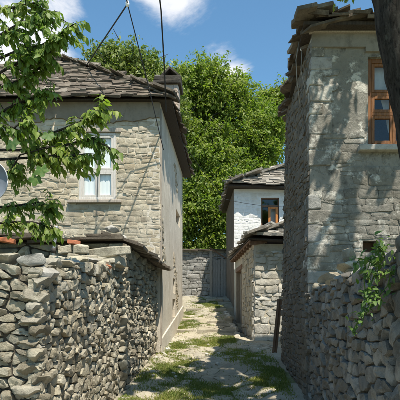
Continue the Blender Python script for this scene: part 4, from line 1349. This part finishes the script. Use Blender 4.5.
# ================================================================== stones of the lane
rng = random.Random(91)
def fmap(u, v, n):
    x, y = -1.55 + u, 7.2 + v
    return Vector((x, y, gzf(x, y) + n))
def pkeep(u, v):
    x, y = -1.55 + u, 7.2 + v
    if y > 13 and x > lean_x(y) - .42: return False
    if y > 18.8 and x > .1: return False
    if y < 12 and (x > .95 or x < -1.45): return False
    if any(abs(y - s[0]) < .28 for s in STEPS): return False
    g = math.sin(x * 2.1 + y * .9) + math.sin(x * 1.3 - y * 1.7 + 2)
    return rng.random() < (.8 if g > -.6 else .35) * (1 - .75 * min(1, float(grass_den(x, y))))
masonry(path, (0, 0, 0), (1, 0, 0), (0, 0, 1), 2.9, 16.0, .27, .25, .020, .016, M['flag'], rng, mapf=fmap, keep=pkeep, name='flagstone', maxparts=280, minpx=1.0, back=.05, V=(0, 1, 0), flat=.75, jit=.45)
for (sy, dz) in STEPS:
    x = -1.46
    xe = (lean_x(sy) - .30) if sy < 18.8 else .2
    while x < xe - .1:
        ww = rng.uniform(.35, 1.0)
        x1 = min(x + ww, xe)
        wob = .10 * math.sin((x + x1) / 2 * 2.3 + sy * .7) + .06 * math.sin((x + x1) / 2 * 5.1 + 1)
        zt = gzf((x + x1) / 2, sy + wob + .2) + rng.uniform(-.01, .015)
        q = MB().box((x + .006, sy + wob - .05, zt - .26), (x1 - .006, sy + wob + rng.uniform(.3, .55), zt), .03, rng)
        soft(q.build('step_stone', M['flag'], path), .03, 3)
        x = x1
# stones edging the sunken strip beside the shed
for k in range(9):
    y = 14.1 + k * .5
    xx = lean_x(y) - .36
    lump(path, (xx, y, gzf(xx - .1, y) - .03), (.26, .46, .2), 'pale_stone', rng, name='edge_stone', rz=rng.uniform(-.2, .2))
for k in range(12):
    y = rng.uniform(15.5, 18.6); xx = lean_x(y) - rng.uniform(.02, .22)
    lump(path, (xx, y, gzf(xx, y) + .05), (.2, .24, .18), 'dark_stone', rng, name='edge_stone')
for k in range(60):
    side = rng.random() < .5
    y = rng.uniform(7.6, 13)
    x = rng.uniform(-1.55, -1.3) if side else rng.uniform(-1.2, .9)
    s_ = rng.uniform(.04, .12)
    lump(path, (x, y, gzf(x, y) + s_ * .15), (s_, s_ * 1.2, s_ * .6), 'pale_stone', rng, name='pebble')

# ================================================================== grass
nr = np.random.default_rng(3)
def grass(n):
    X = nr.uniform(-1.62, 1.15, n * 6)
    Y = 6.5 + 16.5 * nr.random(n * 6) ** 1.25
    d = grass_den(X, Y)
    ok = (nr.random(len(X)) < d) & ~((Y > 13) & (X > lean_x(Y) - .5)) & ~((Y > 18.5) & (X > .1))
    X, Y = X[ok][:n], Y[ok][:n]
    Z = gz(X, Y)
    m = len(X)
    h = nr.uniform(.018, .06, m)
    a = nr.uniform(0, 2 * np.pi, m)
    w = nr.uniform(.005, .012, m)
    ln_ = nr.uniform(.2, .9, m) * h
    b2 = nr.uniform(0, 2 * np.pi, m)
    v = np.zeros((m, 3, 3))
    v[:, 0] = np.stack([X - np.cos(a) * w, Y - np.sin(a) * w, Z - .01], -1)
    v[:, 1] = np.stack([X + np.cos(a) * w, Y + np.sin(a) * w, Z - .01], -1)
    v[:, 2] = np.stack([X + np.cos(b2) * ln_, Y + np.sin(b2) * ln_, Z + h], -1)
    o = quads_obj('grass', v, 3, M['grass'], None, 'stuff')
    tag(o, 'short green grass growing between the stones of the lane', 'grass')
grass(75000)

# ================================================================== leaves and trees
def leaf_verts(w, fold, droop):
    return np.array([(0, 0, 0), (-.5 * w, .3, fold), (0, .32, 0), (.5 * w, .3, fold), (-.42 * w, .62, fold * .7 - droop * .4), (0, .64, -droop * .4), (.42 * w, .62, fold * .7 - droop * .4), (0, 1, -droop)])
LEAF_F = [(0, 2, 1), (0, 3, 2), (1, 2, 5, 4), (2, 3, 6, 5), (4, 5, 7), (5, 6, 7)]
LEAFV = [leaf_verts(.5, .07, .18), leaf_verts(.44, .10, .30), leaf_verts(.56, .04, .10), leaf_verts(.48, .12, .22)]
def leaf_meshes(mat):
    r = []
    for v in LEAFV:
        me = bpy.data.meshes.new('leaf')
        me.from_pydata(v.tolist(), [], LEAF_F)
        me.polygons.foreach_set('use_smooth', [True] * len(me.polygons))
        me.materials.append(mat)
        r.append(me)
    return r
LM_NEAR = leaf_meshes(M['leaf_near'])
LM_VINE = leaf_meshes(M['leaf_vine'])
def frame_from(d, n):
    d = d.normalized()
    x = d.cross(n)
    if x.length < 1e-3: x = d.cross(Vector((1, 0, .2)))
    x.normalize()
    z = x.cross(d)
    return Matrix((x, d, z)).transposed()
def leaves_out(parent, items, meshes, mat, nparts, name='leaf'):
    """items: (pos, dir, normal, length); the ones largest in view become parts, the rest one joined part"""
    def key(it):
        sx, sy = scr(it[0])
        return -(it[3] / it[0].y) if (0 < sx < 400 and 0 < sy < 400) else 1
    items = sorted(items, key=key)
    allv = []
    for i, (p, d, n, L) in enumerate(items):
        R = frame_from(d, n)
        if i < nparts and key(items[i]) < 0:
            o = bpy.data.objects.new(name, meshes[i % 4])
            o.rotation_euler = R.to_euler()
            o.scale = (L, L, L)
            link(o, parent, p)
        else:
            A = np.array(R) * L
            allv.append(LEAFV[i % 4] @ A.T + np.array(p))
    if allv:
        o = quads_obj('crown', np.concatenate(allv), 8, mat, parent, 'stuff', tris=LEAF_F)
        o.data.polygons.foreach_set('use_smooth', [True] * len(o.data.polygons))

rng = random.Random(101)
def rv(s=1.0):
    return Vector((rng.gauss(0, s), rng.gauss(0, s), rng.gauss(0, s)))
def leafy_twig(base, d, L, items, wood, size=.105, n=9, droop=.5):
    pts = [base]
    p, dd = base.copy(), d.normalized()
    seg = 4
    for k in range(seg):
        dd = (dd + Vector((0, 0, -.10)) + rv(.08)).normalized()
        p = p + dd * (L / seg)
        pts.append(p.copy())
    wood.tube(pts, [.006, .005, .004, .003, .002], 4)
    for k in range(n):
        t = (k + .6) / n * seg
        i = min(seg - 1, int(t))
        q = pts[i].lerp(pts[i + 1], t - i)
        tang = (pts[i + 1] - pts[i]).normalized()
        side = tang.cross(Vector((0, 0, 1)))
        if side.length < .1: side = Vector((1, 0, 0))
        side.normalize()
        sgn = 1 if k % 2 else -1
        ld = (tang * .55 + side * sgn * rng.uniform(.3, .9) + Vector((0, 0, -droop)) + rv(.22)).normalized()
        nm = (Vector((0, -.3, 1)) + rv(.35)).normalized()
        items.append((q, ld, nm, size * rng.uniform(.7, 1.25)))

ct = thing('cherry_tree', (-3.9, 6.3, 0.1), 'leafy tree with drooping green leaves reaching in from the left', 'tree')
tr = MB().tube([(-3.9, 6.3, -.2), (-3.85, 6.3, 1.2), (-3.7, 6.2, 2.6), (-3.6, 6.1, 4.0), (-3.45, 6.0, 5.2), (-3.4, 5.9, 6.4)], [.17, .14, .13, .11, .09, .05], 12, .06, rng)
tr.build('trunk', M['bark'], ct, smooth=True)
BR = [  # start on the trunk, then pixel way-points with depth, twig density
    ((-3.42, 5.95, 5.9), [(-20, 20, 5.7), (10, 8, 5.6), (35, 3, 5.5), (47, 12, 5.4)], 11),
    ((-3.42, 5.95, 5.6), [(-15, 45, 5.6), (8, 30, 5.5), (22, 22, 5.4), (32, 20, 5.3)], 9),
    ((-3.45, 6.0, 5.3), [(-10, 62, 5.6), (15, 52, 5.5), (42, 45, 5.4), (58, 36, 5.3), (72, 25, 5.2)], 13),
    ((-3.5, 6.0, 4.9), [(-10, 78, 5.6), (12, 66, 5.5), (32, 55, 5.5), (46, 48, 5.4)], 10),
    ((-3.55, 6.0, 4.7), [(-12, 92, 5.7), (10, 84, 5.6), (30, 76, 5.5), (42, 66, 5.5)], 9),
    ((-3.6, 6.1, 4.3), [(-10, 120, 5.8), (8, 108, 5.7), (28, 100, 5.6), (44, 92, 5.5)], 11),
    ((-3.6, 6.1, 4.1), [(-10, 140, 5.9), (20, 133, 5.8), (50, 134, 5.6), (80, 122, 5.5), (106, 111, 5.4)], 15),
    ((-3.62, 6.1, 3.9), [(-8, 150, 5.9), (30, 150, 5.7), (62, 146, 5.6), (92, 138, 5.5), (110, 148, 5.4)], 15),
    ((-3.62, 6.1, 3.8), [(-8, 160, 5.9), (25, 158, 5.8), (55, 156, 5.6), (82, 155, 5.5)], 12),
    ((-3.65, 6.15, 3.6), [(-6, 178, 5.9), (8, 172, 5.8), (16, 166, 5.7)], 5),
    ((-3.7, 6.2, 3.2), [(-8, 208, 6.2), (15, 206, 6.2), (38, 202, 6.2), (52, 208, 6.2)], 9),
    ((-3.7, 6.2, 3.0), [(-8, 224, 6.8), (12, 222, 6.8), (32, 222, 6.8), (52, 226, 6.8)], 11),
    ((-3.6, 6.1, 4.4), [(-14, 112, 5.4), (0, 124, 5.4), (14, 128, 5.4), (24, 120, 5.4)], 7),
]
items = []
for (st, wp, nt_) in BR:
    pts = [Vector(st)] + [P(*w) for w in wp]
    wood = MB()
    wood.tube(pts, [.03] + [.018 - .013 * i / (len(wp)) for i in range(len(wp))], 6, .05, rng)
    tot = len(wp)
    for k in range(int(nt_ * 3.0)):
        t = rng.uniform(.35, 1.0) * tot
        i = min(tot - 1, int(t))
        q = pts[i].lerp(pts[i + 1], t - i)
        tang = (pts[i + 1] - pts[i]).normalized()
        d = (tang * .6 + rv(.45) + Vector((0, 0, -.15))).normalized()
        leafy_twig(q, d, rng.uniform(.10, .30), items, wood, .084, rng.randint(8, 13), .75)
    leafy_twig(pts[-1], tang, .16, items, wood, .11, 7, .75)
    wood.build('branch', M['bark'], ct, smooth=True)
leaves_out(ct, items, LM_NEAR, M['leaf_near'], 280)

# grape vine leaves (broad, lobed)
def vine_leaf():
    pr = []
    for k in range(25):
        a = -math.pi / 2 + 2 * math.pi * k / 25
        r = .5 * (1 + .20 * math.cos(5 * (a - math.pi / 2)) + .05 * math.cos(13 * a)) * (1 - .4 * math.exp(-((a + math.pi / 2) / .3) ** 2))
        pr.append((r * math.cos(a), .45 + r * math.sin(a), .06 * math.cos(5 * a) - .12 * r * r))
    vs = [(0, .4, .02)] + pr
    fs = [(0, 1 + k, 1 + (k + 1) % 25) for k in range(25)]
    me = bpy.data.meshes.new('vine_leaf')
    me.from_pydata(vs, [], fs)
    me.polygons.foreach_set('use_smooth', [True] * len(me.polygons))
    me.materials.append(M['leaf_vine'])
    return me
VL = vine_leaf()
gv = thing('grape_vine', P(5, 200, 6.0), 'broad lobed grape leaves trailing among the left branches', 'vine')
MB().tube([P(-10, 205, 6.0), P(5, 180, 5.8), P(20, 155, 5.6), P(38, 150, 5.5), P(55, 146, 5.4)], [.012, .011, .009, .007, .004], 6).build('stem', M['bark'], gv, smooth=True)
for (px, py, s_) in ((41, 172, .14), (37, 181, .13), (12, 146, .14), (48, 139, .13)):
    o = bpy.data.objects.new('leaf', VL)
    d = (Vector((rng.uniform(-.4, .4), -.25, -1)) + rv(.15)).normalized()
    R = frame_from(d, Vector((rng.uniform(-.3, .3), -1, .35)).normalized())
    o.rotation_euler = R.to_euler()
    o.scale = (s_,) * 3
    link(o, gv, P(px, py - 7, 5.15))

# bramble on the right wall
bv = thing('climbing_weed', P(374, 318, 3.9), 'bright green weed climbing over the top of the right wall', 'plant')
items = []
st = MB()
for (wp) in ([(362, 325), (366, 300), (374, 275), (380, 258), (388, 244)], [(366, 300), (364, 280), (370, 262), (384, 246)], [(374, 275), (386, 262), (382, 250), (376, 243)], [(366, 300), (376, 300), (388, 285), (392, 268)], [(352, 332), (360, 318), (372, 304), (380, 292)], [(370, 262), (360, 258), (354, 268)]):
    dd = 3.86
    pts = [P(a, b_, dd - .02 * i) for i, (a, b_) in enumerate(wp)]
    st.tube(pts, .005, 5)
    for i in range(len(pts) - 1):
        for k in range(15):
            q = pts[i].lerp(pts[i + 1], rng.random()) + rv(.028)
            items.append((q, (Vector((-.2, -.4, -.2)) + rv(.6)).normalized(), (Vector((0, -.5, 1)) + rv(.4)).normalized(), rng.uniform(.035, .07)))
st.build('stem', M['leaf_vine'], bv)
leaves_out(bv, items, LM_VINE, M['leaf_vine'], 290)

# lobed crowns
nr = np.random.default_rng(17)
def crown_leaves(lobes, n, size, clump=.45, per=22, shell=.45, up=.5, spray=0.0):
    vol = np.array([r ** 2.4 for (_, r) in lobes])
    cs = nr.choice(len(lobes), n // per, p=vol / vol.sum())
    C = np.array([l[0] for l in lobes])[cs]
    R = np.array([l[1] for l in lobes])[cs]
    D = nr.normal(size=(len(cs), 3))
    D /= np.linalg.norm(D, axis=1)[:, None]
    rr = (shell + (1.08 - shell) * nr.random(len(cs)) ** .6) * R
    ph = nr.uniform(0, 6, 3)
    rr = rr * (1 + .16 * np.sin(D[:, 0] * 4 + ph[0] + cs) + .14 * np.sin(D[:, 2] * 5 + ph[1] + 2 * cs) + .1 * np.sin(D[:, 1] * 6 + ph[2] + 3 * cs))
    cc = C + D * rr[:, None] * np.array([1, 1, .92])
    k = nr.poisson(per, len(cs))
    cen = np.repeat(cc, k, 0)
    out_ = np.repeat(D, k, 0)
    m = len(cen)
    tw = D * .7 + nr.normal(size=(len(cs), 3)) * .55 + np.array([0, 0, .18])
    tw /= np.linalg.norm(tw, axis=1)[:, None]
    tw = np.repeat(tw * (spray * nr.uniform(.5, 1.4, len(cs)))[:, None], k, 0)
    tt = nr.uniform(-.6, .6, m)[:, None]
    p = cen + tw * tt + nr.normal(size=(m, 3)) * clump * np.array([.34, .34, .26]) * (.75 - .6 * tt)
    p[:, 2] -= .25 * spray * (tt[:, 0] + .3) ** 2
    ax = nr.normal(size=(m, 3)) * .6 + out_ * .6 + np.array([0, 0, -.45])
    ax /= np.linalg.norm(ax, axis=1)[:, None]
    nm = nr.normal(size=(m, 3)) * .55 + out_ * .5 + np.array([0, -.1, up])
    b_ = np.cross(ax, nm)
    b_ /= np.linalg.norm(b_, axis=1)[:, None] + 1e-9
    n3 = np.cross(b_, ax)
    L = size * nr.uniform(.5, 1.6, m)[:, None]
    Wd = L * nr.uniform(.38, .55, m)[:, None]
    v = np.zeros((m, 4, 3))
    v[:, 0] = p - ax * L * .5
    v[:, 1] = p + b_ * Wd * .5 - ax * L * .05 + n3 * L * .08
    v[:, 2] = p + ax * L * .5
    v[:, 3] = p - b_ * Wd * .5 - ax * L * .05 + n3 * L * .08
    return v
def big_tree(name, label, base, fork, lobes, n, size, mat, r0=.3, clump=.45, group=None, shell=.45, bark='bark_far'):
    t = thing(name, base, label, 'tree', group)
    base, fork = Vector(base), Vector(fork)
    mid = base.lerp(fork, .5) + Vector((rng.uniform(-.2, .2), rng.uniform(-.2, .2), 0))
    MB().tube([base - Vector((0, 0, .4)), base.lerp(mid, .3), mid, fork], [r0 * 1.3, r0, r0 * .85, r0 * .7], 14, .05, rng).build('trunk', M[bark], t, smooth=True)
    for (c, r) in lobes:
        c = Vector(c)
        m1 = fork.lerp(c, .5) + Vector((rng.uniform(-.4, .4), rng.uniform(-.4, .4), rng.uniform(0, .5)))
        lb = MB().tube([fork - Vector((0, 0, .2)), m1, c], [r0 * .5, r0 * .32, r0 * .14], 8, .05, rng)
        for k in range(5):
            e = c + rv(.55) * r
            lb.tube([m1.lerp(c, rng.uniform(.3, 1)), c.lerp(e, .5) + rv(.1), e], [r0 * .13, r0 * .08, .01], 5)
        lb.build('limb', M[bark], t, smooth=True)
    sub = []
    for (c, r) in lobes:
        for k in range(9):
            d = rv(1.0).normalized()
            if rng.random() < .15:
                continue
            sub.append((np.array(Vector(c) + d * r * rng.uniform(.45, .85)), r * rng.uniform(.25, .45)))
    v = np.concatenate([crown_leaves(sub, int(n * .75), size, clump, shell=.2, spray=1.0), crown_leaves([(np.array(c), r * .95) for c, r in lobes], int(n * .40), size, clump, shell=.25, spray=1.1)])
    quads_obj('crown', v, 4, mat, t, 'stuff')
    return t
def L_(px, py, d, rpx):
    return (tuple(P(px, py, d)), rpx * d / F)
big_tree('walnut_tree', 'large bright green tree rising behind the lane end wall', (-1.0, 27.5, 2.2), (-.9, 27.5, 5.5),
         [L_(195, 92, 28, 30), L_(222, 100, 28, 32), L_(180, 135, 27, 30), L_(214, 150, 27, 34), L_(246, 128, 28, 27), L_(196, 190, 26.5, 28), L_(226, 186, 27, 28), L_(204, 226, 26, 24), L_(268, 122, 29, 20), L_(205, 72, 29, 16), L_(184, 218, 26, 20), L_(262, 152, 28.5, 24), L_(275, 130, 28.5, 18), L_(250, 172, 27.5, 20), L_(240, 92, 28.5, 18), L_(196, 205, 25.8, 24), L_(216, 205, 25.8, 22), L_(228, 218, 26.5, 20), L_(185, 244, 25.6, 12), L_(203, 247, 25.6, 12), L_(222, 244, 25.6, 13)],
         100000, .165, M['leaf_far'], .38, .40, shell=.6)
big_tree('bushy_tree', 'olive green tree top showing above the left slate roof', (-4.0, 25, 2.0), (-4.2, 25, 6.5),
         [L_(112, 72, 25, 24), L_(136, 78, 25, 26), L_(158, 92, 25, 22), L_(92, 84, 24, 18), L_(125, 60, 25.5, 15), L_(148, 66, 25, 16), L_(170, 118, 25, 20), L_(110, 112, 25, 28), L_(140, 120, 25, 28), L_(80, 82, 24.5, 15), L_(98, 68, 25, 16), L_(172, 92, 25.5, 17), L_(110, 54, 25, 11), L_(164, 76, 26, 9)],
         50000, .16, M['leaf_olive'], .3, .36, shell=.6)
big_tree('slender_tree', 'lighter tree between the walnut and the right house', (2.4, 32, 2.4), (2.3, 32, 7.0),
         [L_(270, 104, 32, 14), L_(282, 96, 32, 14), L_(262, 132, 32, 16), L_(285, 118, 32, 14), L_(278, 136, 31, 13), L_(292, 100, 32, 12), L_(248, 106, 32, 11), L_(258, 158, 32, 16)],
         20000, .17, M['leaf_far'], .2, .42, shell=.55)

# tree by the camera on the right: its trunk crosses the corner of the view
ot = thing('old_tree', (2.55, 5.6, 0.1), 'dark rough tree trunk leaning across the top right corner', 'tree')
tk = [(2.60, 5.6, -.2), (2.5, 5.55, .8), (2.36, 5.5, 2.2), (2.18, 5.45, 3.2), (2.02, 5.4, 3.9), (1.87, 5.36, 4.5), (1.77, 5.3, 5.1), (1.76, 5.2, 5.9), (1.8, 5.0, 6.8)]
tpts = []
for a, b_ in zip(tk[:-1], tk[1:]):
    for q in range(5):
        tpts.append(Vector(a).lerp(Vector(b_), q / 5))
tpts.append(Vector(tk[-1]))
rs = [float(np.interp(p.z, [-.2, .5, 2.2, 4, 5.2, 6.8], [.36, .28, .24, .22, .22, .15])) * rng.uniform(.96, 1.05) for p in tpts]
trunk = MB().tube(tpts, rs, 22, .05, rng)
trunk.build('trunk', M['bark'], ot, smooth=True)
lob = [((2.8, 5.8, 7.5), 1.05), ((1.4, 5.9, 7.8), .95), ((3.8, 5.6, 7.3), 1.1), ((2.3, 3.9, 7.7), 1.1), ((.55, 5.6, 7.7), .6), ((3.2, 3.2, 7.4), 1.1), ((2.9, 1.9, 7.2), .9), ((1.5, 6.4, 7.6), .55), ((1.0, 5.6, 7.9), .75), ((2.1, 6.3, 7.8), .8), ((1.8, 5.2, 7.7), .85), ((2.6, 6.9, 7.7), .75), ((3.5, 6.8, 7.6), .85), ((1.7, 7.1, 8.0), .65), ((2.5, 5.0, 7.6), .9)]
for c, r in lob:
    c = Vector(c)
    f = Vector((1.8, 5.05, 6.5))
    MB().tube([f, f.lerp(c, .5) + Vector((0, 0, .25)), c], [.08, .05, .02], 8, .05, rng).build('limb', M['bark'], ot, smooth=True)
lane_side = [l for l in lob if l[0][0] < 2.2]
house_side = [l for l in lob if l[0][0] >= 2.2]
v = np.concatenate([crown_leaves([(np.array(c), r) for c, r in lane_side], 6800, .15, .26, 30, .2), crown_leaves([(np.array(c), r) for c, r in house_side], 3900, .17, .26, 60, .2)])
quads_obj('crown', v, 4, M['leaf_near'], ot, 'stuff')
v = crown_leaves([(np.array(P(343, -1, 6.9)), .22), (np.array(P(352, -2, 6.9)), .16)], 110, .085, .14, 10, .2)
quads_obj('drooping_leaves', v, 4, M['leaf_far'], ot, 'stuff')
MB().tube([(1.8, 5.4, 6.6), (1.75, 6.2, 6.4), tuple(P(343, -4, 6.9))], [.03, .02, .008], 6).build('limb', M['bark'], ot, smooth=True)

# ================================================================== cables
def cable(name, pts, r, label, sag=0.0, n=14, mat='cable'):
    pts = [Vector(p) for p in pts]
    res = []
    for a, b_ in zip(pts[:-1], pts[1:]):
        for i in range(n):
            t = i / n
            p = a.lerp(b_, t)
            p.z -= sag * 4 * t * (1 - t)
            res.append(p)
    res.append(pts[-1])
    o = MB().tube(res, r, 8).build(name, M[mat], None, smooth=True)
    tag(o, label, 'cable', 'power cables over the lane')
cable('power_cable', [P(166, 112, 11.25), P(164.5, 70, 10.6), P(161, 10, 9.7), Vector((-.9, -4, 11.2))], .015, 'thick black twisted cable dropping straight to the chimney corner')
node = P(127.5, 4, 9.6)
cable('power_cable', [P(84, 69, 13.4), node, Vector((-1.6, -4, 12.4))], .014, 'black cable slanting from the left slate roof up to the top edge')
cable('thin_cable', [P(163.5, 150, 11.28), P(146, 76, 10.6), node], .010, 'thin cable hanging from the white insulator down to the house corner')
ins = MB().tube([node + Vector((0, 0, -.05)), node + Vector((0, 0, -.02)), node + Vector((0, 0, .02)), node + Vector((.01, 0, .06))], [.02, .038, .038, .015], 10)
tag(ins.build('insulator', M['porcelain'], None, smooth=True), 'small white insulator where two cables meet at the top edge', 'insulator')
for (px, py, dd, lb) in ((174, 117, 13.5, 'upper white porcelain insulator on the left house street wall'), (174, 132, 13.5, 'lower white porcelain insulator on the left house street wall')):
    c = Vector((HX + .14, dd, P(px, py, dd).z))
    it = thing('wall_insulator', (HX, dd, c.z), lb, 'insulator', 'insulators on the street wall')
    MB().tube([(HX - .05, dd, c.z - .08), (HX + .14, dd, c.z - .08), c], .012, 6).build('bracket', M['dark_iron'], it, smooth=True)
    MB().tube([c + Vector((0, 0, -.06)), c + Vector((0, 0, -.03)), c, c + Vector((0, 0, .03)), c + Vector((0, 0, .07))], [.03, .06, .045, .06, .02], 12).build('porcelain_body', M['porcelain'], it, smooth=True)
cable('thin_cable', [Vector((HX + .14, 13.5, P(174, 132, 13.5).z)), P(225, 199, 15), P(288, 207, 11.6)], .006, 'fine grey wire crossing in front of the white house', .05)
